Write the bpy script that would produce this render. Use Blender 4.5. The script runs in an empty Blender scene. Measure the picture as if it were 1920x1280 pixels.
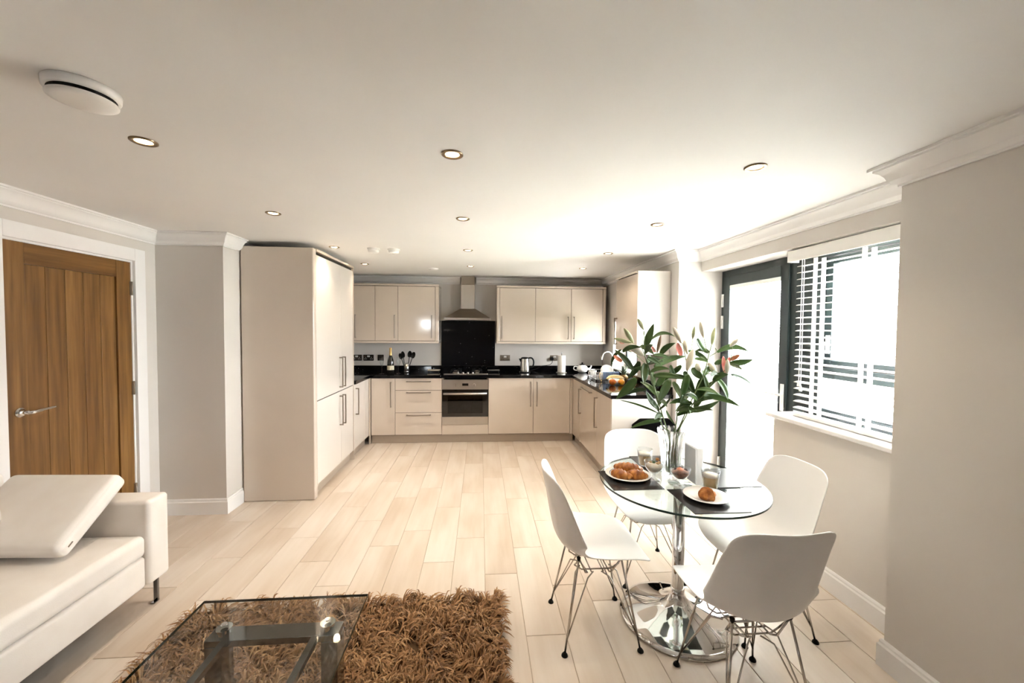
import bpy, bmesh, math, random
import numpy as np
from mathutils import Vector, Matrix

scene = bpy.context.scene
COL = scene.collection
random.seed(7)
RNG = np.random.RandomState(11)

# ------------------------------------------------------------------ camera
CAM_Z = 1.5283
yaw, pitch, roll = -0.07862, -0.03277, -0.00806
cam_data = bpy.data.cameras.new('camera')
cam_data.sensor_width = 36.0
cam_data.lens = 14.0
cam_data.clip_start = 0.02
cam_data.clip_end = 300
cam = bpy.data.objects.new('camera', cam_data)
COL.objects.link(cam)
RM = (Matrix.Rotation(yaw, 3, 'Z') @ Matrix.Rotation(pitch, 3, 'X') @ Matrix.Rotation(roll, 3, 'Y'))
right, fwd, up = RM.col[0], RM.col[1], RM.col[2]
mw = Matrix.Identity(4)
for i in range(3):
    mw[i][0] = right[i]; mw[i][1] = up[i]; mw[i][2] = -fwd[i]
mw[2][3] = CAM_Z
cam.matrix_world = mw
scene.camera = cam

# ------------------------------------------------------------------ world (bright overcast sky) and exposure
world = bpy.data.worlds.new('sky')
scene.world = world
world.use_nodes = True
bg = world.node_tree.nodes['Background']
bg.inputs['Color'].default_value = (0.93, 0.945, 1.0, 1)
bg.inputs['Strength'].default_value = 4.3
SPOT_WATTS = 1.9
BULB_STRENGTH = 3.0
vs = scene.view_settings
vs.view_transform = 'Standard'
vs.look = 'None'
vs.exposure = 3.76
vs.gamma = 1.0
vs.use_curve_mapping = False
cy = scene.cycles
cy.max_bounces = 6
cy.diffuse_bounces = 4
cy.glossy_bounces = 4
cy.transmission_bounces = 4
cy.transparent_max_bounces = 14
cy.use_adaptive_sampling = True
cy.adaptive_threshold = 0.03
cy.adaptive_min_samples = 32
cy.caustics_reflective = False
cy.caustics_refractive = False
cy.sample_clamp_indirect = 12.0
cy.use_denoising = True


# hazy sun standing nearly in line with the window wall: it lights the balcony, only the bay catches it
sun = bpy.data.lights.new('sun', 'SUN')
sun.energy = 11.0
sun.angle = math.radians(9)
sun.color = (1.0, .975, .955)
sun_o = bpy.data.objects.new('sun', sun); COL.objects.link(sun_o)
sun_o.rotation_euler = Vector((-.16, -.52, -.84)).to_track_quat('-Z', 'Y').to_euler()


def portal(loc, rot, sx, sy):
    """marks a window opening for the sky light; gives off no light of its own"""
    l = bpy.data.lights.new('window_portal', 'AREA')
    l.shape = 'RECTANGLE'; l.size = sx; l.size_y = sy
    l.cycles.is_portal = True
    o = bpy.data.objects.new('window_portal', l)
    o.location = loc; o.rotation_euler = rot
    COL.objects.link(o)

portal((2.40, 2.60, 1.05), (0, math.radians(90), 0), 2.1, 2.0)       # patio door and window
portal((2.20, 4.98, 1.31), (0, math.radians(90), 0), .64, .86)       # window over the sink
portal((-1.85, -2.80, 1.65), (math.radians(90), 0, math.radians(180)), .42, .36)   # unseen rear window, sized for its reflection


# ------------------------------------------------------------------ materials
def lin(c):
    return tuple(((v / 255) / 12.92 if v / 255 <= 0.04045 else (((v / 255) + 0.055) / 1.055) ** 2.4) for v in c) + (1,)

MATS = {}

def mat(name, rgb, rough=0.5, metal=0.0, coat=0.0, spec=0.5, **kw):
    m = bpy.data.materials.new(name)
    m.use_nodes = True
    b = m.node_tree.nodes['Principled BSDF']
    b.inputs['Base Color'].default_value = lin(rgb)
    b.inputs['Roughness'].default_value = rough
    b.inputs['Metallic'].default_value = metal
    b.inputs['Coat Weight'].default_value = coat
    b.inputs['Coat Roughness'].default_value = 0.06
    b.inputs['Specular IOR Level'].default_value = spec
    for k, v in kw.items():
        b.inputs[k].default_value = v
    MATS[name] = m
    return m

class NT:
    """small node-tree helper"""
    def __init__(self, m):
        self.t = m.node_tree; self.b = self.t.nodes['Principled BSDF']
    def n(self, typ, **kw):
        x = self.t.nodes.new(typ)
        for k, v in kw.items():
            setattr(x, k, v)
        return x
    def l(self, a, b):
        self.t.links.new(a, b)
    def ramp(self, fac, stops):
        r = self.n('ShaderNodeValToRGB')
        e = r.color_ramp.elements
        while len(e) < len(stops):
            e.new(0.5)
        for el, (p, c) in zip(e, stops):
            el.position = p; el.color = lin(c)
        self.l(fac, r.inputs['Fac'])
        return r.outputs['Color']
    def noise(self, scale, detail=3.0, vec=None, rough=0.5):
        x = self.n('ShaderNodeTexNoise')
        x.inputs['Scale'].default_value = scale; x.inputs['Detail'].default_value = detail
        x.inputs['Roughness'].default_value = rough
        if vec is not None:
            self.l(vec, x.inputs['Vector'])
        return x.outputs['Fac']
    def coords(self, sc=(1, 1, 1), kind='Object', offset=None):
        tc = self.n('ShaderNodeTexCoord')
        mp = self.n('ShaderNodeMapping')
        mp.inputs['Scale'].default_value = sc
        self.l(tc.outputs[kind], mp.inputs['Vector'])
        if offset is not None:
            self.l(offset, mp.inputs['Location'])
        return mp.outputs['Vector']
    def bump(self, h, strength=0.2, dist=0.01):
        x = self.n('ShaderNodeBump')
        x.inputs['Strength'].default_value = strength; x.inputs['Distance'].default_value = dist
        self.l(h, x.inputs['Height']); self.l(x.outputs['Normal'], self.b.inputs['Normal'])

def mottled(name, c1, c2, scale, rough, bump=0.0, bscale=None, **kw):
    m = mat(name, c1, rough, **kw); q = NT(m)
    f = q.noise(scale, 2, q.coords())
    q.l(q.ramp(f, [(0.3, c1), (0.7, c2)]), q.b.inputs['Base Color'])
    if bump:
        q.bump(q.noise(bscale or scale * 8, 3, q.coords()), bump, 0.004)
    return m

WALL = mottled('wall_paint', (214, 208, 201), (218, 212, 205), 2.0, 0.85)
CEIL = mottled('ceiling_paint', (234, 232, 229), (238, 236, 233), 1.5, 0.9)
TRIM = mat('trim_white', (240, 238, 236), 0.45)
GROUT = mat('grout', (196, 180, 158), 0.9)
GLOSS = mottled('gloss_beige', (205, 192, 178), (209, 196, 182), 3, 0.12, coat=0.6)
GLOSSW = mat('gloss_panel', (221, 214, 206), 0.10, coat=0.6)
CARC = mottled('carcass_beige', (196, 182, 167), (200, 186, 171), 3, 0.4)
PLINTH = mat('plinth_taupe', (176, 162, 146), 0.4)
SHADOW = mat('inner_dark', (60, 54, 48), 0.8)  # painted shade behind door gaps and grooves, plus the oven cavity's own dark grey
STEEL = mat('brushed_steel', (190, 184, 177), 0.28, 1.0)
q = NT(STEEL); q.bump(q.noise(60, 2, q.coords((1, 40, 40))), 0.05, 0.002)
STEEL2 = mat('satin_steel', (158, 148, 136), 0.3, 1.0)
DARKCHROME = mat('dark_chrome', (146, 146, 147), 0.08, 1.0)
CHROME = mat('chrome', (225, 225, 225), 0.05, 1.0)
WIRE = mat('chrome_wire', (190, 184, 176), 0.18, 1.0)
NICKEL = mat('black_nickel', (70, 66, 62), 0.25, 0.9)
FRAME = mat('frame_anthracite', (36, 47, 48), 0.4)
BLACK = mat('black_plastic', (11, 11, 11), 0.45, spec=0.18)
BLACKG = mat('black_gloss', (8, 8, 9), 0.06, coat=0.5)
WHITEP = mat('white_plastic', (240, 238, 234), 0.3)
SHELL = mat('chair_shell_white', (247, 246, 245), 0.38)
BLIND = mat('blind_white', (244, 242, 238), 0.45)
CERAMIC = mat('white_ceramic', (242, 240, 236), 0.12, coat=0.4)
LEATHER = mottled('cream_leather', (236, 229, 221), (241, 235, 228), 9, 0.42, 0.12, 320)
SLATE = mottled('placemat_slate', (36, 34, 34), (44, 42, 42), 14, 0.22, 0.05, 200)
PAPER = mat('paper_white', (242, 240, 236), 0.9)
CARD = mat('card_grey', (236, 235, 233), 0.6)

# worktop: black granite with a few bright flecks
m = mat('black_granite', (7, 7, 9), 0.06, spec=0.35); q = NT(m)
v = q.n('ShaderNodeTexVoronoi'); v.inputs['Scale'].default_value = 48
q.l(q.coords(), v.inputs['Vector'])
lt = q.n('ShaderNodeMath', operation='LESS_THAN'); lt.inputs[1].default_value = 0.14; q.l(v.outputs['Distance'], lt.inputs[0])
sp = q.n('ShaderNodeSeparateColor'); q.l(v.outputs['Color'], sp.inputs[0])
gt = q.n('ShaderNodeMath', operation='GREATER_THAN'); gt.inputs[1].default_value = 0.955; q.l(sp.outputs[0], gt.inputs[0])
an = q.n('ShaderNodeMath', operation='MULTIPLY'); q.l(lt.outputs[0], an.inputs[0]); q.l(gt.outputs[0], an.inputs[1])
q.l(q.ramp(an.outputs[0], [(0.0, (7, 7, 9)), (1.0, (215, 215, 220))]), q.b.inputs['Base Color'])
GRANITE = m

# floor planks: pale wood-look tile, every plank a little different
m = mat('floor_plank', (236, 219, 196), 0.32, spec=0.45); q = NT(m)
oi = q.n('ShaderNodeObjectInfo')
mul = q.n('ShaderNodeVectorMath', operation='SCALE')
cmb = q.n('ShaderNodeCombineXYZ')
for k in ('X', 'Y', 'Z'):
    q.l(oi.outputs['Random'], cmb.inputs[k])
q.l(cmb.outputs['Vector'], mul.inputs[0]); mul.inputs['Scale'].default_value = 37.0
g1 = q.noise(1.0, 5, q.coords((26, 2.2, 1), offset=mul.outputs['Vector']), 0.6)
g2 = q.noise(1.0, 2, q.coords((5, 1.3, 1), offset=mul.outputs['Vector']))
ca = q.ramp(g1, [(0.28, (216, 200, 182)), (0.5, (226, 213, 199)), (0.75, (233, 222, 210))])
cb = q.ramp(oi.outputs['Random'], [(0.0, (222, 210, 196)), (0.5, (230, 219, 207)), (1.0, (236, 227, 217))])
mx = q.n('ShaderNodeMix', data_type='RGBA'); mx.inputs['Factor'].default_value = 0.5
q.l(ca, mx.inputs[6]); q.l(cb, mx.inputs[7])
mx2 = q.n('ShaderNodeMix', data_type='RGBA', blend_type='MULTIPLY'); mx2.inputs['Factor'].default_value = 0.55
q.l(mx.outputs[2], mx2.inputs[6])
q.l(q.ramp(g2, [(0.35, (226, 214, 200)), (0.65, (255, 255, 255))]), mx2.inputs[7])
q.l(mx2.outputs[2], q.b.inputs['Base Color'])
q.bump(g1, 0.05, 0.002)
PLANK = m

# oak of the door
def oak(name, sc):
    m = mat(name, (150, 104, 52), 0.42); q = NT(m)
    oi = q.n('ShaderNodeObjectInfo')
    cmb = q.n('ShaderNodeCombineXYZ')
    for k in ('X', 'Y', 'Z'):
        q.l(oi.outputs['Random'], cmb.inputs[k])
    mul = q.n('ShaderNodeVectorMath', operation='SCALE'); mul.inputs['Scale'].default_value = 19
    q.l(cmb.outputs['Vector'], mul.inputs[0])
    f = q.noise(1.0, 6, q.coords(sc, offset=mul.outputs['Vector']), 0.62)
    f2 = q.noise(1.0, 2, q.coords((sc[0] * .2, sc[1] * .16, sc[2] * .4), offset=mul.outputs['Vector']))
    a = q.ramp(f, [(0.25, (98, 66, 28)), (0.5, (132, 94, 44)), (0.75, (154, 114, 60))])
    b = q.ramp(f2, [(0.3, (205, 190, 175)), (0.7, (255, 255, 255))])
    mx = q.n('ShaderNodeMix', data_type='RGBA', blend_type='MULTIPLY'); mx.inputs['Factor'].default_value = 0.8
    q.l(a, mx.inputs[6]); q.l(b, mx.inputs[7]); q.l(mx.outputs[2], q.b.inputs['Base Color'])
    q.bump(f, 0.12, 0.002)
    return m
OAK = oak('oak_vertical', (18, 34, 1.6))
OAKH = oak('oak_horizontal', (18, 1.6, 34))

def pane(name, tint, f0=0.04, glossy_rough=0.0, gain=1.0):
    """thin clear glass: see-through plus a Schlick reflection, the same from both sides"""
    m = bpy.data.materials.new(name); m.use_nodes = True
    t = m.node_tree; t.nodes.clear()
    out = t.nodes.new('ShaderNodeOutputMaterial')
    tr = t.nodes.new('ShaderNodeBsdfTransparent'); tr.inputs['Color'].default_value = tint
    gl = t.nodes.new('ShaderNodeBsdfGlossy'); gl.inputs['Roughness'].default_value = glossy_rough
    lw = t.nodes.new('ShaderNodeLayerWeight'); lw.inputs['Blend'].default_value = 0.5
    pw = t.nodes.new('ShaderNodeMath'); pw.operation = 'POWER'; pw.inputs[1].default_value = 5.0
    ma = t.nodes.new('ShaderNodeMath'); ma.operation = 'MULTIPLY_ADD'; ma.inputs[1].default_value = (1 - f0) * gain; ma.inputs[2].default_value = f0
    mx = t.nodes.new('ShaderNodeMixShader')
    t.links.new(lw.outputs['Facing'], pw.inputs[0]); t.links.new(pw.outputs[0], ma.inputs[0]); t.links.new(ma.outputs[0], mx.inputs[0])
    t.links.new(tr.outputs[0], mx.inputs[1]); t.links.new(gl.outputs[0], mx.inputs[2])
    t.links.new(mx.outputs[0], out.inputs[0])
    return m
PANE = pane('window_glass', (0.97, 0.99, 0.985, 1), 0.03)
TABGLASS = pane('table_glass', (0.93, 0.97, 0.955, 1), 0.05)
SMOKEGLASS = pane('coffee_glass', (0.88, 0.89, 0.88, 1), 0.06)
CLEAR = pane('clear_glass', (0.94, 0.95, 0.95, 1), 0.05, 0.02)
CRYSTAL = pane('cut_crystal', (0.95, 0.96, 0.965, 1), 0.16, 0.04)
OVENGLASS = pane('oven_glass', (0.10, 0.10, 0.10, 1), 0.05)
GLEDGE = mat('glass_edge', (18, 44, 38), 0.08)
GREEN_EDGE = mat('glass_edge_green', (60, 120, 100), 0.1)

def translucent(name, rgb, share=0.5, rough=0.6):
    """lets part of the light through, like paper, fabric tape or milky liquid"""
    m = mat(name, rgb, rough); t = m.node_tree
    tl = t.nodes.new('ShaderNodeBsdfTranslucent'); tl.inputs['Color'].default_value = lin(rgb)
    mx = t.nodes.new('ShaderNodeMixShader'); mx.inputs[0].default_value = share
    t.links.new(t.nodes['Principled BSDF'].outputs[0], mx.inputs[1]); t.links.new(tl.outputs[0], mx.inputs[2])
    t.links.new(mx.outputs[0], t.nodes['Material Output'].inputs['Surface'])
    return m
TAPE = translucent('blind_tape', (246, 244, 241), .5, .8)
CARDW = translucent('card_white', (244, 243, 241), .5, .5)
CUTGLASS = bpy.data.materials.new('cut_glass_body'); CUTGLASS.use_nodes = True
_t = CUTGLASS.node_tree; _t.nodes.clear()
_o = _t.nodes.new('ShaderNodeOutputMaterial'); _g = _t.nodes.new('ShaderNodeBsdfGlass'); _g.inputs['IOR'].default_value = 1.45
_r = _t.nodes.new('ShaderNodeBsdfTransparent'); _x = _t.nodes.new('ShaderNodeMixShader'); _x.inputs[0].default_value = .65
_t.links.new(_r.outputs[0], _x.inputs[1]); _t.links.new(_g.outputs[0], _x.inputs[2]); _t.links.new(_x.outputs[0], _o.inputs[0])

def emis(name, rgb, s):
    m = mat(name, rgb); b = m.node_tree.nodes['Principled BSDF']
    b.inputs['Emission Color'].default_value = lin(rgb); b.inputs['Emission Strength'].default_value = s
    return m
BULB = emis('bulb_glow', (255, 226, 178), BULB_STRENGTH)


# ------------------------------------------------------------------ mesh helpers
class MB:
    def __init__(self):
        self.v = []; self.f = []
    def add(self, vs_, fs):
        o = len(self.v)
        self.v += [tuple(p) for p in vs_]
        self.f += [tuple(i + o for i in f) for f in fs]
        return self
    def box(self, x0, x1, y0, y1, z0, z1):
        x0, x1 = sorted((x0, x1)); y0, y1 = sorted((y0, y1)); z0, z1 = sorted((z0, z1))
        return self.add([(x0, y0, z0), (x1, y0, z0), (x1, y1, z0), (x0, y1, z0), (x0, y0, z1), (x1, y0, z1), (x1, y1, z1), (x0, y1, z1)],
                        [(0, 3, 2, 1), (4, 5, 6, 7), (0, 1, 5, 4), (1, 2, 6, 5), (2, 3, 7, 6), (3, 0, 4, 7)])
    def lathe(self, prof, c=(0, 0, 0), n=32, close=False):
        vs_ = []; fs = []; k = len(prof)
        for j in range(n):
            a = 2 * math.pi * j / n
            for (r, z) in prof:
                vs_.append((c[0] + r * math.cos(a), c[1] + r * math.sin(a), c[2] + z))
        for j in range(n):
            j2 = (j + 1) % n
            for i in range(k if close else k - 1):
                i2 = (i + 1) % k
                fs.append((j * k + i, j2 * k + i, j2 * k + i2, j * k + i2))
        return self.add(vs_, fs)
    def disc(self, c, r0, r1, z0, z1, n=32):
        """solid cylinder / cone frustum"""
        return self.lathe([(0.0001, z0), (r0, z0), (r1, z1), (0.0001, z1)], c, n)
    def tube(self, pts, r, n=8, cap=True):
        pts = [Vector(p) for p in pts]; m = len(pts)
        rs = r if isinstance(r, (list, tuple)) else [r] * m
        vs_ = []; fs = []
        t0 = (pts[1] - pts[0]).normalized()
        u = t0.orthogonal().normalized()
        for i, p in enumerate(pts):
            if i == 0: t = t0
            elif i == m - 1: t = (pts[-1] - pts[-2]).normalized()
            else:
                t = ((pts[i] - pts[i - 1]).normalized() + (pts[i + 1] - pts[i]).normalized())
                t = t.normalized() if t.length > 1e-6 else t0
            u = (u - t * u.dot(t)); u = u.normalized() if u.length > 1e-6 else t.orthogonal().normalized()
            w = t.cross(u)
            for j in range(n):
                a = 2 * math.pi * (j + .5) / n
                vs_.append(p + (u * math.cos(a) + w * math.sin(a)) * rs[i])
        for i in range(m - 1):
            for j in range(n):
                j2 = (j + 1) % n
                fs.append((i * n + j, i * n + j2, (i + 1) * n + j2, (i + 1) * n + j))
        if cap:
            fs.append(tuple(reversed(range(n)))); fs.append(tuple(range((m - 1) * n, m * n)))
        return self.add(vs_, fs)
    def bar(self, a, b, w, h, upv=(0, 0, 1)):
        """rectangular bar from a to b, w across, h along upv"""
        a, b = Vector(a), Vector(b); t = (b - a).normalized(); u = Vector(upv)
        s = t.cross(u).normalized(); u = s.cross(t).normalized()
        vs_ = [p + s * (w / 2 * sx) + u * (h / 2 * sy) for p in (a, b) for sx, sy in ((-1, -1), (1, -1), (1, 1), (-1, 1))]
        return self.add(vs_, [(0, 1, 2, 3), (7, 6, 5, 4), (0, 4, 5, 1), (1, 5, 6, 2), (2, 6, 7, 3), (3, 7, 4, 0)])
    def prism(self, poly, z0, z1):
        n = len(poly)
        vs_ = [(p[0], p[1], z0) for p in poly] + [(p[0], p[1], z1) for p in poly]
        return self.add(vs_, [tuple(reversed(range(n))), tuple(range(n, 2 * n))] + [(i, (i + 1) % n, n + (i + 1) % n, n + i) for i in range(n)])
    def sphere(self, c, r, nu=16, nv=10, sc=(1, 1, 1)):
        vs_ = []; fs = []
        for i in range(nv + 1):
            th = math.pi * i / nv
            for j in range(nu):
                a = 2 * math.pi * j / nu
                vs_.append((c[0] + r * sc[0] * math.sin(th) * math.cos(a), c[1] + r * sc[1] * math.sin(th) * math.sin(a), c[2] + r * sc[2] * math.cos(th)))
        for i in range(nv):
            for j in range(nu):
                j2 = (j + 1) % nu
                fs.append((i * nu + j, (i + 1) * nu + j, (i + 1) * nu + j2, i * nu + j2))
        return self.add(vs_, fs)
    def grid(self, fn, nu, nv):
        vs_ = [fn(i / nu, j / nv) for i in range(nu + 1) for j in range(nv + 1)]
        return self.add(vs_, [(i * (nv + 1) + j, (i + 1) * (nv + 1) + j, (i + 1) * (nv + 1) + j + 1, i * (nv + 1) + j + 1) for i in range(nu) for j in range(nv)])


def wloc(p):
    t = Vector((0, 0, 0))
    while p is not None:
        t += p.location; p = p.parent
    return t

def obj(name, mb, material, parent=None, smooth=False, bevel=0.0, seg=2, sub=0, solid=0.0, weld=False, recalc=True):
    me = bpy.data.meshes.new(name)
    off = wloc(parent)
    me.from_pydata([(p[0] - off[0], p[1] - off[1], p[2] - off[2]) for p in mb.v], [], mb.f)
    if recalc or weld:
        bm = bmesh.new(); bm.from_mesh(me)
        if weld:
            bmesh.ops.remove_doubles(bm, verts=bm.verts, dist=0.0004)
        bmesh.ops.recalc_face_normals(bm, faces=bm.faces)
        bm.to_mesh(me); bm.free()
    me.materials.append(material)
    if smooth:
        me.polygons.foreach_set('use_smooth', [True] * len(me.polygons))
    o = bpy.data.objects.new(name, me); COL.objects.link(o)
    o.parent = parent
    if solid:
        s = o.modifiers.new('solid', 'SOLIDIFY'); s.thickness = solid; s.offset = 0
    if bevel:
        b = o.modifiers.new('bevel', 'BEVEL'); b.width = bevel; b.segments = seg; b.limit_method = 'ANGLE'
        b.angle_limit = math.radians(40)
        me.polygons.foreach_set('use_smooth', [True] * len(me.polygons))
        b.harden_normals = True
    if sub:
        s = o.modifiers.new('sub', 'SUBSURF'); s.levels = sub; s.render_levels = sub
        me.polygons.foreach_set('use_smooth', [True] * len(me.polygons))
    return o

def autosmooth(o, ang=35):
    """keep creases crisp on a smooth mesh"""
    me = o.data
    me.polygons.foreach_set('use_smooth', [True] * len(me.polygons))
    me.set_sharp_from_angle(angle=math.radians(ang))
    return o

def tag(o, label=None, cat=None, group=None, kind=None):
    if label: o['label'] = label
    if cat: o['category'] = cat
    if group: o['group'] = group
    if kind: o['kind'] = kind
    return o

def thing(name, label, cat, loc=(0, 0, 0), group=None):
    e = bpy.data.objects.new(name, None); COL.objects.link(e)
    e.empty_display_size = 0.1; e.location = loc
    return tag(e, label, cat, group)

def struct(name, mb, material, label=None, **kw):
    o = obj(name, mb, material, **kw)
    return tag(o, label, None, None, 'structure')

def copy_tree(o, parent=None):
    kids = list(o.children)
    c = o.copy(); COL.objects.link(c); c.parent = parent
    for k in kids:
        copy_tree(k, c)
    return c

def catmull(pts, n):
    pts = [Vector(p) for p in pts]; P = [pts[0] * 2 - pts[1]] + pts + [pts[-1] * 2 - pts[-2]]
    out = []
    for s in range(len(pts) - 1):
        p0, p1, p2, p3 = P[s:s + 4]
        for k in range(n):
            t = k / n
            out.append(0.5 * ((2 * p1) + (p2 - p0) * t + (2 * p0 - 5 * p1 + 4 * p2 - p3) * t * t + (3 * p1 - p0 - 3 * p2 + p3) * t ** 3))
    out.append(pts[-1])
    return out

# ------------------------------------------------------------------ the room
HC = 2.263                       # ceiling height
XLW, XRET, XRW, XBAY, XFR = -2.57, -2.06, 1.84, 2.06, 2.34
YF, YB, YREAR, YCOL, YPIER = 3.38, 5.89, -2.6, 1.63, 3.60

floor = struct('floor', MB().box(-2.75, 2.5, -2.75, 6.05, -0.10, -0.004), GROUT, 'pale wood-look plank floor running through living room and kitchen')
PW, PL, PG = 0.2, 0.8, 0.0015
plank_cache = {}
def plank_mesh(w, l):
    key = (round(w, 3), round(l, 3))
    if key not in plank_cache:
        o = MB().box(-w / 2 + PG, w / 2 - PG, -l / 2 + PG, l / 2 - PG, -0.006, 0.0)
        me = bpy.data.meshes.new('plank'); me.from_pydata(o.v, [], o.f)
        bm = bmesh.new(); bm.from_mesh(me)
        top = [e for e in bm.edges if all(v_.co.z > -0.001 for v_ in e.verts)]
        bmesh.ops.bevel(bm, geom=top, offset=0.0012, segments=1, affect='EDGES')
        bmesh.ops.recalc_face_normals(bm, faces=bm.faces)
        bm.to_mesh(me); bm.free(); me.materials.append(PLANK)
        plank_cache[key] = me
    return plank_cache[key]
def add_plank(x0, x1, y0, y1):
    o = bpy.data.objects.new('plank', plank_mesh(x1 - x0, y1 - y0)); COL.objects.link(o)
    o.parent = floor; o.location = ((x0 + x1) / 2, (y0 + y1) / 2, 0)
x = 0.034 - 13 * PW
col = 0
offs = [0.0, 0.42, 0.13, 0.57, 0.28, 0.7, 0.05, 0.36, 0.62, 0.2]
while x < 2.34:
    x0, x1 = max(x, -2.57), min(x + PW, 2.30)
    if x1 - x0 > 0.02:
        ytop = 3.38 if x1 < -2.03 else 5.42
        y = -2.6 - offs[col % 10]
        while y < ytop:
            y0, y1 = max(y, -2.6), min(y + PL, ytop)
            if y1 - y0 > 0.01:
                add_plank(x0, x1, y0, y1)
            y += PL
    x += PW; col += 1

struct('ceiling', MB().box(-2.75, 2.5, -2.75, 6.05, HC, HC + 0.12), CEIL, 'smooth white ceiling')
DY0, DY1, DZ = 2.352, 3.172, 2.004          # oak door opening
struct('wall_left', MB().box(-2.72, XLW, -2.75, DY0, 0, HC).box(-2.72, XLW, DY1, YF, 0, HC).box(-2.72, XLW, DY0, DY1, DZ, HC), WALL, 'grey painted wall holding the oak door')
struct('wall_left_return', MB().box(-2.72, XRET, YF, 6.05, 0, HC), WALL, 'grey painted wall projecting beside the tall cabinets')
struct('wall_back', MB().box(XRET, 1.84, YB, 6.05, 0, HC), WALL, 'grey painted kitchen wall behind the cooker')
KW = (4.55, 5.41, 0.99, 1.63)               # window over the sink: y0, y1, z0, z1
struct('wall_right_kitchen', MB().box(XRW, XFR, YPIER, KW[0], 0, HC).box(XRW, XFR, KW[1], 6.05, 0, HC).box(XRW, XFR, KW[0], KW[1], 0, KW[2]).box(XRW, XFR, KW[0], KW[1], KW[3], HC),
       WALL, 'grey painted kitchen wall with the sink window')
struct('wall_right_bay', MB().box(XBAY, XFR, YCOL, 2.63, 0, 0.925).box(XBAY, XFR, YCOL, YPIER, 2.075, HC), WALL, 'painted wall under the window sill and lintel above')
struct('wall_right', MB().box(XRW, XFR, -2.75, YCOL, 0, HC), WALL, 'grey painted wall projecting beside the window')
RWX0, RWX1, RWZ0, RWZ1 = -2.06, -1.64, 1.47, 1.83          # unseen window behind, sized for its reflection in the doors and its fill
struct('wall_rear', MB().box(XLW, RWX0, -2.75, YREAR, 0, HC).box(RWX1, XRW, -2.75, YREAR, 0, HC).box(RWX0, RWX1, -2.75, YREAR, 0, RWZ0).box(RWX0, RWX1, -2.75, YREAR, RWZ1, HC), WALL, 'grey painted wall of the living room')
wr = struct('window_3_unseen', MB().box(RWX0, RWX1, -2.74, -2.68, RWZ0, RWZ0 + .06).box(RWX0, RWX1, -2.74, -2.68, RWZ1 - .06, RWZ1).box(RWX0, RWX0 + .06, -2.74, -2.68, RWZ0 + .06, RWZ1 - .06).box(RWX1 - .06, RWX1, -2.74, -2.68, RWZ0 + .06, RWZ1 - .06), FRAME, 'small dark framed rear window, unseen, sized for its reflection in the cabinets')
obj('pane', MB().box(RWX0 + .06, RWX1 - .06, -2.712, -2.706, RWZ0 + .06, RWZ1 - .06), PANE, wr)

# cornice swept along the walls (wall line runs with the room on its right-hand side going clockwise)
PROF = [(0, -0.098), (0.010, -0.098), (0.010, -0.088), (0.020, -0.084), (0.034, -0.070), (0.042, -0.048), (0.054, -0.030), (0.070, -0.020), (0.070, -0.012), (0.084, -0.012), (0.084, -0.0005), (0, -0.0005)]
def sweep(name, path, material, prof, z, label, closed_ends=True):
    P = [Vector((p[0], p[1])) for p in path]; n = len(P); k = len(prof); mb = MB(); vs_ = []
    for i in range(n):
        d1 = (P[i] - P[i - 1]).normalized() if i else None
        d2 = (P[i + 1] - P[i]).normalized() if i < n - 1 else None
        n1 = Vector((d1.y, -d1.x)) if d1 else None; n2 = Vector((d2.y, -d2.x)) if d2 else None
        if n1 and n2:
            b = n1 + n2; m_ = b / (b.length_squared / 2) if b.length > 1e-4 else n1
        else:
            m_ = n1 or n2
        for (d, dz) in prof:
            q_ = P[i] + m_ * d
            vs_.append((q_.x, q_.y, z + dz))
    fs = [(i * k + j, (i + 1) * k + j, (i + 1) * k + (j + 1) % k, i * k + (j + 1) % k) for i in range(n - 1) for j in range(k)]
    fs += [tuple(range(k)), tuple(reversed(range((n - 1) * k, n * k)))]
    mb.add(vs_, fs)
    return autosmooth(struct(name, mb, material, label), 25)
sweep('trim_1', [(XLW, YREAR), (XLW, YF), (XRET, YF), (XRET, 3.585)], TRIM, PROF, HC, 'white moulded cornice above the oak door')
sweep('trim_2', [(XRET, 4.72), (XRET, YB), (-0.30, YB)], TRIM, PROF, HC, 'white moulded cornice above the wall cabinets beside the tall units')
sweep('trim_3', [(-0.07, YB), (XRW, YB), (XRW, YPIER), (XBAY, YPIER), (XBAY, YCOL), (XRW, YCOL), (XRW, YREAR)], TRIM, PROF, HC, 'white moulded cornice above the window')
BBP = [(0, 0.0005), (0.018, 0.0005), (0.018, 0.100), (0.012, 0.108), (0.012, 0.118), (0.007, 0.126), (0, 0.126)]
sweep('baseboard_left', [(XLW, YREAR), (XLW, 2.262)], TRIM, BBP, 0, 'white baseboard behind the sofa')
sweep('baseboard_face', [(XLW, 3.262), (XLW, YF), (XRET, YF), (XRET, 3.585)], TRIM, BBP, 0, 'white baseboard on the wall beside the tall cabinets')
sweep('baseboard_right', [(XBAY, 2.63), (XBAY, YCOL), (XRW, YCOL), (XRW, YREAR)], TRIM, BBP, 0, 'white baseboard below the window')

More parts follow.
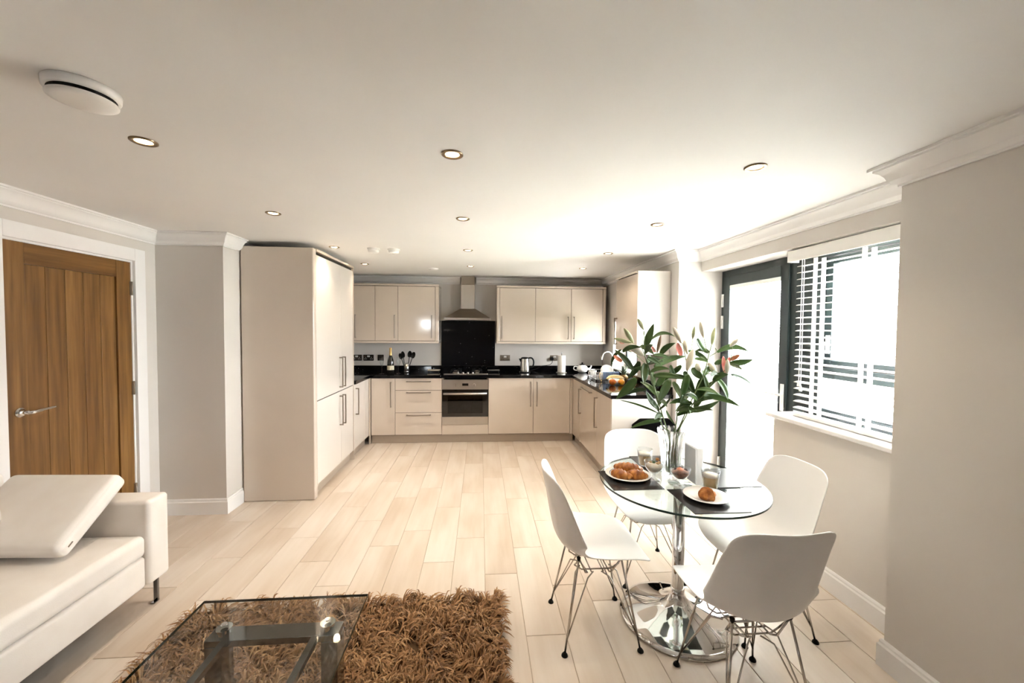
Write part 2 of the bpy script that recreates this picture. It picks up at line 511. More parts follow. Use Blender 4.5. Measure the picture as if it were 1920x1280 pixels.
# ------------------------------------------------------------------ oak door
dr = thing('door_1', 'oak panelled door with chrome lever handle in a white frame', None, (XLW, 2.76, 0)); dr['kind'] = 'structure'
def xd(d): return XLW + d
AW = 0.090
obj('architrave', MB().box(xd(0), xd(.020), DY0 - AW, DY0, 0, DZ + AW), TRIM, dr, bevel=.003)
obj('architrave', MB().box(xd(0), xd(.020), DY1, DY1 + AW, 0, DZ + AW), TRIM, dr, bevel=.003)
obj('architrave', MB().box(xd(0), xd(.020), DY0, DY1, DZ, DZ + AW), TRIM, dr, bevel=.003)
obj('lining', MB().box(xd(-.14), xd(-.001), DY0, DY0 + .012, 0, DZ).box(xd(-.14), xd(-.001), DY1 - .012, DY1, 0, DZ).box(xd(-.14), xd(-.001), DY0 + .012, DY1 - .012, DZ - .012, DZ), TRIM, dr)
L0, L1, LT = DY0 + .014, DY1 - .016, DZ - .014
obj('stile', MB().box(xd(-.045), xd(-.003), L0, 2.472, .006, LT), OAK, dr, bevel=.002)
obj('stile', MB().box(xd(-.045), xd(-.003), 3.044, L1, .006, LT), OAK, dr, bevel=.002)
obj('top_rail', MB().box(xd(-.045), xd(-.0035), 2.4725, 3.0435, 1.872, LT), OAKH, dr, bevel=.002)
obj('bottom_rail', MB().box(xd(-.045), xd(-.0035), 2.4725, 3.0435, .006, .20), OAKH, dr, bevel=.002)
ys_ = [2.474, 2.587, 2.702, 2.815, 2.929, 3.042]
for a, b in zip(ys_[:-1], ys_[1:]):
    obj('board', MB().box(xd(-.040), xd(-.012), a + .0008, b - .0008, .2005, 1.8715), OAK, dr, bevel=.0035)
obj('backing', MB().box(xd(-.044), xd(-.034), 2.4725, 3.0435, .202, 1.870), SHADOW, dr)
for z in (1.80, 1.065, 0.30):
    h = obj('hinge', MB().box(xd(-.004), xd(.003), L1 - .010, L1 + .004, z - .05, z + .05), STEEL2, dr)
    obj('hinge_pin', MB().disc((xd(.005), L1 + .001, 0), .006, .006, z - .05, z + .05, 12), STEEL2, h, smooth=True)
hy, hz = 2.425, 1.035
hd = obj('handle', MB().tube([(xd(.006), hy, hz), (xd(.05), hy, hz)], .011, 12).tube(catmull([(xd(.045), hy, hz), (xd(.058), hy + .012, hz), (xd(.058), hy + .05, hz + .004), (xd(.054), hy + .13, hz + .008)], 5), [.011] * 6 + [.0095] * 5 + [.007] * 5, 12), CHROME, dr, smooth=True)
mbr = MB(); mbr.tube([(xd(-.004), hy, hz), (xd(.004), hy, hz), (xd(.010), hy, hz)], [.027, .027, .021], 24)
obj('rose', mbr, CHROME, hd)

# ------------------------------------------------------------------ patio door, window and sill
XG = 2.28
def ring(mb, x0, x1, y0, y1, z0, z1, w, wb=None, wt=None):
    wb = wb or w; wt = wt or w
    return mb.box(x0, x1, y0, y0 + w, z0, z1).box(x0, x1, y1 - w, y1, z0, z1).box(x0, x1, y0 + w, y1 - w, z0, z0 + wb).box(x0, x1, y0 + w, y1 - w, z1 - wt, z1)
pd = thing('door_2', 'glazed patio door in a dark grey frame', None, (XG, 3.1, 0)); pd['kind'] = 'structure'
obj('door_frame', ring(MB(), XG - .02, XG + .05, 2.70, 3.595, 0.0, 2.074, .055, .04, .055), FRAME, pd, bevel=.003)
obj('door_leaf', ring(MB(), XG - .035, XG + .03, 2.757, 3.538, .042, 2.017, .082, .12, .082), FRAME, pd, bevel=.004)
obj('pane', MB().box(XG - .006, XG + .006, 2.839, 3.456, .162, 1.935), PANE, pd)
for z in (1.80, 1.60, .28):
    obj('hinge', MB().box(XG - .052, XG - .022, 3.537, 3.553, z - .06, z + .06), WHITEP, pd, bevel=.003)
obj('door_handle', MB().box(XG - .043, XG - .0355, 2.775, 2.803, .93, 1.13).tube([(XG - .04, 2.789, 1.05), (XG - .075, 2.789, 1.05), (XG - .08, 2.80, 1.05), (XG - .08, 2.90, 1.05)], .009, 10), WHITEP, pd)
w1 = struct('window_1', ring(MB(), XG - .02, XG + .05, 1.63, 2.70, .955, 2.074, .06), FRAME, 'dark grey framed casement window above the white sill')
obj('mullion', MB().box(XG - .03, XG + .06, 2.47, 2.638, 1.016, 2.012), FRAME, w1, bevel=.003)
obj('transom', MB().box(XG - .025, XG + .05, 1.692, 2.468, 1.212, 1.290), FRAME, w1, bevel=.003)
obj('casement', ring(MB(), XG - .005, XG + .04, 1.692, 2.468, 1.292, 2.010, .045), FRAME, w1, bevel=.003)
obj('pane', MB().box(XG + .010, XG + .020, 1.738, 2.422, 1.338, 1.964), PANE, w1)
obj('pane', MB().box(XG + .010, XG + .020, 1.692, 2.468, 1.018, 1.210), PANE, w1)
obj('window_handle', MB().box(XG - .016, XG - .006, 2.428, 2.452, 1.38, 1.50).tube([(XG - .012, 2.437, 1.45), (XG - .045, 2.437, 1.45), (XG - .047, 2.437, 1.35)], .008, 8), WHITEP, w1)
sill = struct('window_sill', MB().box(2.015, XG - .022, 1.632, 2.665, .9255, .955), TRIM, 'white rounded window sill below the slatted blind', bevel=.010, seg=4)
w2 = struct('window_2', ring(MB(), 2.02, 2.08, KW[0], KW[1], KW[2], KW[3], .055).box(2.02, 2.08, 4.94, 5.03, KW[2] + .055, KW[3] - .055), FRAME, 'dark framed window above the kitchen sink', bevel=.003)
obj('pane', MB().box(2.046, 2.054, KW[0] + .055, 4.94, KW[2] + .055, KW[3] - .055), PANE, w2)
obj('pane', MB().box(2.046, 2.054, 5.03, KW[1] - .055, KW[2] + .055, KW[3] - .055), PANE, w2)

# ------------------------------------------------------------------ blinds
def slat_mesh(name, w, l, thick, curve, n=4):
    mb = MB(); vs_ = []
    for s in (0, 1):
        for k in range(n + 1):
            u = -1 + 2 * k / n
            for t in (0, 1):
                vs_.append((u * w / 2, (s - .5) * l, (1 - u * u) * curve + t * thick))
    m_ = 2 * (n + 1); fs = []
    for k in range(n):
        a = 2 * k
        fs += [(a, a + 2, m_ + a + 2, m_ + a), (a + 1, m_ + a + 1, m_ + a + 3, a + 3), (a, a + 1, a + 3, a + 2), (m_ + a, m_ + a + 2, m_ + a + 3, m_ + a + 1)]
    fs += [(0, m_, m_ + 1, 1), (2 * n, 2 * n + 1, m_ + 2 * n + 1, m_ + 2 * n)]
    mb.add(vs_, fs)
    me = bpy.data.meshes.new(name); me.from_pydata(mb.v, [], mb.f); me.materials.append(BLIND)
    return me
vb = thing('venetian_blind', 'white wide-slat venetian blind with ladder tapes over the window', 'blind', (2.13, 2.1, .957))
BY0, BY1, BX = 1.645, 2.515, 2.128
obj('valance', MB().box(2.085, 2.097, 1.636, 2.582, 1.992, 2.066).box(2.097, 2.165, 2.572, 2.582, 1.992, 2.066), BLIND, vb, bevel=.002)
obj('headrail', MB().box(2.10, 2.158, 1.640, 2.55, 2.012, 2.062), BLIND, vb)
sm = slat_mesh('slat', .050, BY1 - BY0, .0038, .003)
zz = 1.955
while zz > 1.0:
    o = bpy.data.objects.new('slat', sm); COL.objects.link(o); o.parent = vb
    o.location = (BX - 2.13, (BY0 + BY1) / 2 - 2.1, zz - .957); o.rotation_euler = (0, math.radians(-6), 0)
    zz -= 0.0428
obj('bottom_rail', MB().box(BX - .026, BX + .026, BY0, BY1, .959, .979), BLIND, vb, bevel=.003)
for y in (2.365, 2.042):
    obj('ladder_tape', MB().box(BX - .0285, BX - .0275, y - .016, y + .016, .985, 1.99), TAPE, vb)
    obj('ladder_tape', MB().box(BX + .0275, BX + .0285, y - .016, y + .016, .985, 1.99), TAPE, vb)
for y, z in ((2.462, 1.20), (2.445, 1.17)):
    cd = obj('pull_cord', MB().tube([(BX - .034, y, 2.0), (BX - .034, y, z)], .0022, 6), BLIND, vb)
    obj('tassel', MB().lathe([(.0005, .04), (.005, .036), (.010, .006), (.009, 0), (.0005, 0)], (BX - .034, y, z - .038), 10), BLIND, cd, smooth=True)
db = thing('door_blind', 'white fine-slat venetian blind fixed to the patio door glass', 'blind', (XG - .07, 3.14, .14))
DX = XG - .022
obj('headrail', MB().box(DX - .014, DX + .014, 2.842, 3.453, 1.903, 1.933), BLIND, db, bevel=.002)
sm2 = slat_mesh('slat', .024, .600, .0008, .0022, 3)
zz = 1.893
while zz > .19:
    o = bpy.data.objects.new('slat', sm2); COL.objects.link(o); o.parent = db
    o.location = (DX - (XG - .07), 3.147 - 3.14, zz - .14); o.rotation_euler = (0, math.radians(22), 0)
    zz -= 0.0215
obj('bottom_rail', MB().box(DX - .012, DX + .012, 2.846, 3.449, .166, .180), BLIND, db)
for y in (2.90, 3.37):
    obj('ladder_cord', MB().tube([(DX - .0125, y, .18), (DX - .0125, y, 1.903)], .0012, 6).tube([(DX + .0125, y, .18), (DX + .0125, y, 1.903)], .0012, 6), BLIND, db)

# ------------------------------------------------------------------ outside: balcony, railing, houses across the way
PAVE = mottled('paving', (226, 224, 220), (232, 230, 226), 3, 0.8)
struct('balcony', MB().box(2.5, 4.3, -1.0, 6.6, -.25, -.05), PAVE, 'pale paved balcony outside the patio door')
struct('ground', MB().box(4.3, 60, -40, 60, -6.2, -6.0), mottled('far_ground', (140, 144, 130), (156, 158, 146), .3, .9), 'distant ground below the balcony')
rl = thing('balcony_railing', 'dark balcony handrail with glass panels outside the window', 'railing', (4.15, 3.5, -.05))
obj('handrail', MB().box(4.12, 4.18, -1.0, 6.55, .985, 1.07), FRAME, rl, bevel=.005)
for k in range(6):
    y0 = -1.0 + k * 1.5
    obj('post', MB().box(4.13, 4.17, y0 - .02, y0 + .02, -.05, .984), FRAME, rl)
    if k < 5:
        obj('glass_panel', MB().box(4.145, 4.155, y0 + .04, y0 + 1.46, .03, .98), PANE, rl)
BRICK = mottled('house_brick', (158, 122, 104), (172, 138, 118), 2, .9)
ROOF = mottled('house_roof', (120, 112, 108), (134, 124, 118), 1, .9)
RENDERW = mat('house_render', (206, 200, 192), .9)
for k, (y0, y1, x0, hh, mm, lab) in enumerate([(4, 15, 26, 1.2, BRICK, 'brick house with grey roof seen past the balcony, nearer the patio door'), (18, 30, 28, .8, RENDERW, 'pale rendered house with grey roof seen past the balcony')]):
    hs = thing('house', lab, 'house', (x0 + 3, (y0 + y1) / 2, -6))
    obj('wall', MB().box(x0, x0 + 7, y0, y1, -6, hh), mm, hs)
    obj('roof', MB().add([(x0 - .4, y0 - .3, hh + .001), (x0 + 7.4, y0 - .3, hh + .001), (x0 + 3.5, y0 - .3, hh + 2.6), (x0 - .4, y1 + .3, hh + .001), (x0 + 7.4, y1 + .3, hh + .001), (x0 + 3.5, y1 + .3, hh + 2.6)],
                         [(0, 1, 2), (5, 4, 3), (0, 3, 4, 1), (1, 4, 5, 2), (2, 5, 3, 0)]), ROOF, hs)
    n = 4
    for j in range(n):
        yy = y0 + (j + .5) * (y1 - y0) / n
        wn = obj('window', MB().box(x0 - .05, x0 - .001, yy - .6, yy + .6, hh - 2.0, hh - .7), WHITEP, hs)
        obj('pane', MB().box(x0 - .06, x0 - .051, yy - .5, yy + .5, hh - 1.9, hh - .8), BLACKG, wn)

# ------------------------------------------------------------------ kitchen units
XL, XR, Y0 = -1.45, 1.25, 5.29
def mp(run, u0, u1, d0, d1, z0, z1, mb=None):
    """box in cabinet terms: u along the run, d out of the front face"""
    mb = mb or MB()
    if run == 'back': return mb.box(u0, u1, Y0 - d0, Y0 - d1, z0, z1)
    if run == 'left': return mb.box(XL + d0, XL + d1, u0, u1, z0, z1)
    if run == 'right': return mb.box(XR - d0, XR - d1, u0, u1, z0, z1)
    if run == 'upper': return mb.box(u0, u1, 5.55 - d0, 5.55 - d1, z0, z1)
    if run == 'side': return mb.box(1.51 - d0, 1.51 - d1, u0, u1, z0, z1)
def pt(run, u, d, z):
    return {'back': (u, Y0 - d, z), 'left': (XL + d, u, z), 'right': (XR - d, u, z), 'upper': (u, 5.55 - d, z), 'side': (1.51 - d, u, z)}[run]
def handle(run, parent, u, z0, z1=None, u1=None):
    mb = MB(); s = .006
    if u1 is None:
        mp(run, u - s, u + s, .028, .040, z0, z1, mb)
        mp(run, u - s, u + s, .0005, .028, z0, z0 + .013, mb); mp(run, u - s, u + s, .0005, .028, z1 - .013, z1, mb)
    else:
        mp(run, u, u1, .028, .040, z0 - s, z0 + s, mb)
        mp(run, u, u + .013, .0005, .028, z0 - s, z0 + s, mb); mp(run, u1 - .013, u1, .0005, .028, z0 - s, z0 + s, mb)
    return obj('handle', mb, STEEL2, parent, bevel=.0015, seg=1)
def door(run, parent, u0, u1, z0, z1, hs=None, hz=None, name='door', m=GLOSS):
    d = obj(name, mp(run, u0 + .0022, u1 - .0022, -.019, 0, z0 + .0022, z1 - .0022), m, parent, bevel=.0018)
    if hs is not None:
        handle(run, d, hs, hz[0], hz[1])
    return d
def unit(run, name, label, cat, u0, u1, z0, z1, depth, group=None):
    c = pt(run, (u0 + u1) / 2, -depth / 2, z0 if z0 > .5 else 0)
    t = thing(name, label, cat, c, group)
    obj('body', mp(run, u0 + .0008, u1 - .0008, -depth, -.024, z0, z1), CARC, t)
    obj('gap_shade', mp(run, u0 + .001, u1 - .001, -.0235, -.0205, z0, z1), SHADOW, t)  # dark sheet standing in for the shade between doors
    return t
BASE = 'base kitchen cabinets'
HB = (.486, .816)
t = unit('back', 'base_cabinet', 'narrow glossy beige base cabinet door between corner post and drawers', 'cabinet', -1.425, -1.112, .108, .868, .575, BASE)
door('back', t, -1.419, -1.112, .114, .866, -1.165, HB)
obj('corner_post', mp('back', -1.449, -1.4265, -.019, 0, .001, .866), GLOSS, t, bevel=.0015)
t = unit('back', 'drawer_cabinet', 'glossy beige base cabinet with three drawers beside the oven', 'cabinet', -1.112, -.506, .108, .868, .575, BASE)
for z0, z1, hz in ((.706, .866, .823), (.410, .706, .678), (.114, .410, .380)):
    d = obj('drawer', mp('back', -1.112 + .0022, -.506 - .0022, -.019, 0, z0 + .0022, z1 - .0022), GLOSS, t, bevel=.0018)
    handle('back', d, -.965, hz, None, -.650)
# oven housing and oven
t = thing('oven_housing', 'beige oven housing with a plain panel below the oven', 'cabinet', (-.2, 5.58, 0), BASE)
obj('side_panel', mp('back', -.5052, -.490, -.575, -.021, .108, .868), CARC, t)
obj('side_panel', mp('back', .091, .1062, -.575, -.021, .108, .868), CARC, t)
obj('shelf', mp('back', -.4895, .0905, -.575, -.021, .225, .240), CARC, t)
obj('filler_panel', mp('back', -.5045, .1055, -.019, 0, .1155, .2425), GLOSS, t, bevel=.0018)
ov = thing('oven', 'built-in stainless steel oven with black glass door', 'oven', (-.2, 5.5, .24))
O0, O1 = -.503, .104
obj('body', mp('back', -.485, .086, -.55, -.541, .242, .84).box(-.485, -.475, 5.315, 5.83, .242, .84).box(.076, .086, 5.315, 5.83, .242, .84).box(-.474, .075, 5.315, 5.83, .242, .262).box(-.474, .075, 5.315, 5.83, .80, .84), SHADOW, ov)
cp = obj('control_panel', mp('back', O0, O1, -.018, .008, .716, .845), STEEL, ov, bevel=.002)
obj('display', mp('back', -.240, -.160, .0085, .0105, .765, .797), BLACKG, cp)
for u in (-.325, -.082):
    k = obj('knob', MB().tube([pt('back', u, .0085, .775), pt('back', u, .03, .775)], [.021, .018], 24), STEEL, cp, bevel=.002)
    obj('pointer', mp('back', u - .0025, u + .0025, .0305, .036, .758, .792), STEEL2, k)
od = obj('oven_door', MB().box(O0, -.43, Y0 + .018, Y0 - .006, .352, .714).box(.03, O1, Y0 + .018, Y0 - .006, .352, .714).box(-.43, .03, Y0 + .018, Y0 - .006, .352, .40).box(-.43, .03, Y0 + .018, Y0 - .006, .628, .714), BLACKG, ov)
obj('door_glass', mp('back', -.429, .029, -.004, .004, .401, .627), OVENGLASS, od)
obj('handle', MB().tube([pt('back', -.485, .05, .665), pt('back', .086, .05, .665)], .014, 16).tube([pt('back', -.45, .0065, .665), pt('back', -.45, .05, .665)], .008, 10).tube([pt('back', .05, .0065, .665), pt('back', .05, .05, .665)], .008, 10), STEEL, od, smooth=True)
obj('lower_strip', mp('back', O0, O1, -.018, .008, .245, .350), STEEL, ov, bevel=.002)
for z in (.545, .50, .43):
    obj('rack', MB().tube([(-.46, 5.345, z), (.06, 5.345, z)], .004, 8).tube([(-.46, 5.60, z), (.06, 5.60, z)], .004, 8), WIRE, ov)
t = unit('back', 'base_cabinet', 'glossy beige base cabinet door directly beside the oven, handle at its far edge', 'cabinet', .107, .710, .108, .868, .575, BASE)
door('back', t, .107, .710, .114, .866, .672, HB)
t = unit('back', 'base_cabinet', 'glossy beige base cabinet door below the paper towel', 'cabinet', .710, 1.2125, .108, .868, .575, BASE)
door('back', t, .710, 1.2125, .114, .866, .757, HB)
obj('corner_post', mp('back', 1.2145, 1.2490, -.019, 0, .108, .866), GLOSS, t, bevel=.0015)

# left run: tall units and one base unit
TALL = 'tall kitchen cabinets'
t = unit('left', 'tall_cabinet', 'tall beige cabinet with wide end panel nearest the oak door', 'cabinet', 3.652, 4.264, .108, 2.19, .595, TALL)
obj('end_panel', mp('left', 3.588, 3.651, -.600, .004, .001, 2.215), GLOSS, t, bevel=.012, seg=4)
door('left', t, 3.653, 4.264, .868, 2.165, 4.222, (.905, 1.220), m=GLOSSW)
door('left', t, 3.653, 4.264, .112, .864, 4.222, (.512, .822), m=GLOSSW)
t2 = unit('left', 'tall_cabinet', 'narrower tall beige cabinet beside the black worktop', 'cabinet', 4.264, 4.676, .108, 2.19, .595, TALL)
door('left', t2, 4.264, 4.660, .868, 2.165, 4.306, (.905, 1.220), m=GLOSSW)
door('left', t2, 4.264, 4.660, .112, .864, 4.306, (.512, .822), m=GLOSSW)
obj('end_panel', mp('left', 4.677, 4.692, -.600, .0, .001, 2.215), GLOSS, t2, bevel=.002)
obj('top_moulding', mp('left', 3.652, 4.676, -.595, .010, 2.191, 2.215), GLOSS, t2, bevel=.004)
t = unit('left', 'base_cabinet', 'glossy beige base cabinet between tall units and the worktop corner', 'cabinet', 4.694, 5.262, .108, .868, .575, BASE)
door('left', t, 4.694, 5.092, .114, .866, 4.752, (.508, .820), m=GLOSSW)
obj('filler_panel', mp('left', 5.0945, 5.2885, -.019, 0, .114, .866), GLOSSW, t, bevel=.0015)

# right run
t = unit('right', 'base_cabinet', 'glossy beige appliance door with two bar handles below the drying rack', 'cabinet', 4.20, 4.885, .108, .868, .565, BASE)
d = door('right', t, 4.20, 4.885, .114, .866, 4.845, (.475, .785))
handle('right', d, 4.36, .815, None, 4.78)
obj('filler_panel', mp('right', 4.8875, 5.2885, -.019, 0, .108, .866), GLOSS, t, bevel=.0015)
t = unit('right', 'base_cabinet', 'glossy beige base cabinet with pale end panel beside the white chair', 'cabinet', 3.722, 4.20, .108, .868, .565, BASE)
door('right', t, 3.722, 4.20, .114, .866, 4.155, (.470, .800))
obj('end_panel', mp('right', 3.680, 3.721, -.585, .002, .001, .868), GLOSSW, t, bevel=.002)

pl = thing('plinth', 'taupe plinth running under the base cabinets', 'plinth', (0, 5.33, 0))
obj('plinth_board', mp('back', -1.424, 1.262, -.060, -.045, .0005, .106), PLINTH, pl)
obj('plinth_board', mp('left', 3.653, 4.676, -.060, -.045, .0005, .106), PLINTH, pl)
obj('plinth_board', mp('left', 4.694, 5.262, -.060, -.045, .0005, .106), PLINTH, pl)
obj('plinth_board', mp('right', 3.722, 5.334, -.060, -.045, .0005, .106), PLINTH, pl)

# worktop with sink cut-out and upstands
wt = thing('worktop', 'black speckled granite worktop around three sides of the kitchen', 'worktop', (0, 5.6, .869))
SX0, SX1, SY0, SY1 = 1.42, 1.74, 5.06, 5.34
ZT0, ZT1 = .8695, .905
obj('counter', MB().box(-2.055, -1.430, 4.695, 5.885, ZT0, ZT1).box(-1.430, 1.230, 5.270, 5.885, ZT0, ZT1).box(1.230, SX0, 3.655, 5.885, ZT0, ZT1).box(SX1, 1.836, 3.655, 5.885, ZT0, ZT1).box(SX0, SX1, 3.655, SY0, ZT0, ZT1).box(SX0, SX1, SY1, 5.885, ZT0, ZT1), GRANITE, wt)
obj('upstand', MB().box(-2.04, 1.82, 5.868, 5.888, .9055, .978), GRANITE, wt, bevel=.002)
obj('upstand', MB().box(-2.056, -2.036, 4.695, 5.866, .9055, .978), GRANITE, wt, bevel=.002)
obj('upstand', MB().box(1.818, 1.837, 3.665, 5.866, .9055, .978), GRANITE, wt, bevel=.002)
obj('splashback', MB().box(-.57, .211, 5.868, 5.8885, .979, 1.634), GRANITE, wt, bevel=.002)
sk = thing('sink', 'small stainless steel sink behind the drying rack', 'sink', (1.58, 5.2, .75))
obj('basin', MB().box(SX0 + .002, SX1 - .002, SY0 + .002, SY1 - .002, .760, .764).box(SX0 + .002, SX0 + .006, SY0 + .002, SY1 - .002, .764, .904).box(SX1 - .006, SX1 - .002, SY0 + .002, SY1 - .002, .764, .904).box(SX0 + .006, SX1 - .006, SY0 + .002, SY0 + .006, .764, .904).box(SX0 + .006, SX1 - .006, SY1 - .006, SY1 - .002, .764, .904), STEEL, sk)
obj('drain', MB().disc((1.58, 5.2, .7645), .03, .03, 0, .003, 20), CHROME, sk)
tp = thing('tap', 'chrome swan-neck kitchen tap over the sink', 'tap', (1.775, 5.24, .905))
obj('spout', MB().tube(catmull([(1.775, 5.24, .95), (1.775, 5.24, 1.12), (1.755, 5.235, 1.195), (1.70, 5.225, 1.225), (1.645, 5.215, 1.205), (1.62, 5.21, 1.15), (1.617, 5.21, 1.12)], 6), .010, 12), CHROME, tp, smooth=True)
obj('base', MB().lathe([(.0005, 0), (.026, 0), (.026, .006), (.018, .012), (.016, .05), (.012, .055), (.0005, .055)], (1.775, 5.24, .9055), 20), CHROME, tp, smooth=True)
obj('lever', MB().tube([(1.775, 5.224, .935), (1.775, 5.19, .945), (1.775, 5.165, .965)], .006, 8), CHROME, tp, smooth=True)

# wall cabinets on the back wall
UP = 'wall kitchen cabinets'
HU = (1.385, 1.70)
UZ0, UZ1 = 1.345, 2.095
for (u0, u1, hs, lab) in [(-1.734, -1.434, -1.690, 'narrow beige wall cabinet beside the tall units, handle toward them'), (-1.434, -1.128, -1.172, 'narrow beige wall cabinet above the champagne bottle'), (-1.128, -.625, -.672, 'wide beige wall cabinet above the utensil pot'),
                          (.263, .764, .290, 'beige wall cabinet nearest the cooker hood above the kettle'), (.764, 1.273, 1.228, 'beige wall cabinet above the paper towel'), (1.273, 1.727, 1.312, 'beige wall cabinet at the window end of the row')]:
    t = unit('upper', 'wall_cabinet', lab, 'cabinet', u0, u1, UZ0, UZ1, .325, UP)
    door('upper', t, u0, u1, UZ0 + .002, UZ1 - .002, hs, HU)
t = unit('upper', 'wall_cabinet', 'beige corner wall cabinet hidden behind the tall units', 'cabinet', -2.05, -1.735, UZ0, UZ1, .325, UP)
door('upper', t, -2.05, -1.735, UZ0 + .002, UZ1 - .002)
for (a, b, lab, ends) in [(-2.05, -.625, 'beige surround framing the wall cabinets above the bottle', (-.6245, -.574)), (.263, 1.727, 'beige surround framing the wall cabinets above the kettle', None)]:
    s0 = a if ends else .218; s1 = ends[1] if ends else 1.773
    t = thing('cabinet_surround', lab, 'cabinet trim', ((a + b) / 2, 5.7, 1.32), 'wall cabinet surrounds')
    obj('bottom_rail', mp('upper', s0, s1, -.325, .012, 1.315, 1.344), GLOSS, t, bevel=.003)
    obj('top_rail', mp('upper', s0, s1, -.325, .012, 2.096, 2.122), GLOSS, t, bevel=.003)
    obj('end_post', mp('upper', b + .0005, s1, -.325, .010, 1.3445, 2.0955), GLOSS, t, bevel=.010, seg=3)
    if not ends:
        obj('end_post', mp('upper', s0, a - .0005, -.325, .010, 1.3445, 2.0955), GLOSS, t, bevel=.010, seg=3)
t = unit('side', 'wall_cabinet', 'glossy beige wall cabinet with pale end panel behind the lilies', 'cabinet', 3.765, 4.36, 1.30, 2.075, .325, UP)
door('side', t, 3.765, 4.36, 1.302, 2.070, 4.315, (1.36, 1.655))
obj('end_panel', mp('side', 3.745, 3.764, -.325, .002, 1.285, 2.095), GLOSSW, t, bevel=.002)
obj('top_moulding', mp('side', 3.765, 4.36, -.325, .008, 2.076, 2.095), GLOSS, t, bevel=.003)

# cooker hood
hd = thing('cooker_hood', 'stainless steel chimney cooker hood above the black splashback', 'cooker hood', (-.18, 5.7, 1.63))
HX0, HX1, HY0 = -.487, .127, 5.42
CX0, CX1, CY0_ = -.278, -.086, 5.66
def frust(z0, z1):
    return MB().add([(HX0, HY0, z0), (HX1, HY0, z0), (HX1, 5.867, z0), (HX0, 5.867, z0), (CX0 - .01, CY0_ - .01, z1), (CX1 + .01, CY0_ - .01, z1), (CX1 + .01, 5.867, z1), (CX0 - .01, 5.867, z1)],
                    [(0, 3, 2, 1), (4, 5, 6, 7), (0, 1, 5, 4), (1, 2, 6, 5), (2, 3, 7, 6), (3, 0, 4, 7)])
obj('canopy', frust(1.667, 1.80), STEEL2, hd)
obj('rim', MB().box(HX0 - .002, HX1 + .002, HY0 - .002, 5.867, 1.636, 1.6665), STEEL, hd, bevel=.002)
obj('chimney', MB().box(CX0, CX1, CY0_, 5.887, 1.8005, 2.135), STEEL, hd, bevel=.002)
obj('chimney_sleeve', MB().box(CX0 + .004, CX1 - .004, CY0_ + .004, 5.887, 2.136, 2.262), STEEL2, hd, bevel=.002)

# gas hob
hb = thing('gas_hob', 'black gas hob with four burners and steel front edge', 'hob', (-.2, 5.57, .905))
obj('hob_plate', MB().box(-.485, .095, 5.325, 5.84, .9055, .914), BLACKG, hb, bevel=.002)
obj('front_trim', MB().box(-.487, .097, 5.306, 5.324, .9055, .922), STEEL, hb, bevel=.003)
for (bx, by, br) in [(-.34, 5.50, .04), (-.05, 5.50, .035), (-.34, 5.71, .035), (-.05, 5.71, .045)]:
    b_ = obj('burner', MB().lathe([(.0005, .012), (br * .8, .012), (br, .006), (br, 0), (.0005, 0)], (bx, by, .9145), 20), STEEL2, hb, smooth=True)
    obj('burner_cap', MB().disc((bx, by, .927), br * .72, br * .66, 0, .005, 20), BLACK, b_)
    g = MB()
    for a in range(4):
        c_, s_ = math.cos(a * math.pi / 2 + .785), math.sin(a * math.pi / 2 + .785)
        g.tube([(bx + c_ * .03, by + s_ * .03, .945), (bx + c_ * .095, by + s_ * .095, .945), (bx + c_ * .10, by + s_ * .10, .9150)], .004, 6)
    obj('pan_support', g, BLACK, hb)
for u in (-.30, -.235, -.17, -.105):
    obj('knob', MB().lathe([(.0005, .02), (.013, .02), (.015, 0), (.0005, 0)], (u, 5.385, .9145), 16), STEEL, hb, smooth=False)

# sockets and switch plates
def socket(x, w, label, m, kind):
    t = thing('wall_socket' if kind != 'switch' else 'wall_switch', label, 'socket' if kind != 'switch' else 'switch', (x, 5.889, 1.09), 'kitchen wall sockets')
    obj('plate', MB().box(x - w / 2, x + w / 2, 5.882, 5.8895, 1.047, 1.133), m, t, bevel=.003)
    if kind == 'double':
        for s in (-1, 1):
            for dx, dz, ww, hh in ((0, .012, .006, .012), (-.011, -.010, .010, .007), (.011, -.010, .010, .007)):
                obj('slot', MB().box(x + s * .040 + dx - ww / 2, x + s * .040 + dx + ww / 2, 5.8805, 5.8818, 1.082 + dz - hh / 2, 1.082 + dz + hh / 2), PAPER if m is NICKEL else BLACK, t)
            obj('rocker', MB().box(x + s * .010 - .008, x + s * .010 + .008, 5.879, 5.8818, 1.098, 1.122), WHITEP, t)
    else:
        obj('rocker', MB().box(x - .012, x + .012, 5.879, 5.8818, 1.078, 1.106), BLACK, t)
socket(-1.779, .146, 'black double socket nearest the tall cabinets', NICKEL, 'double')
socket(-1.612, .146, 'black double socket beside the single switch plate', NICKEL, 'double')
socket(-1.441, .086, 'black single switch plate beside the champagne bottle', NICKEL, 'switch')
socket(.363, .146, 'steel double socket between splashback and kettle', STEEL2, 'double')
socket(1.108, .146, 'steel double socket with a black plug behind the paper towel', STEEL2, 'double')
pg = thing('plug', 'black plug and curved cable in the socket behind the paper towel', 'plug', (1.062, 5.86, 1.08))
obj('plug_body', MB().tube([(1.063, 5.8775, 1.082), (1.063, 5.845, 1.08)], [.026, .022], 16), BLACK, pg)
obj('cable', MB().tube(catmull([(1.063, 5.85, 1.058), (1.062, 5.84, 1.03), (1.03, 5.83, 1.00), (.97, 5.83, .985), (.90, 5.84, .975), (.82, 5.84, .93), (.70, 5.80, .9105)], 5), .0042, 8), BLACK, pg, smooth=True)

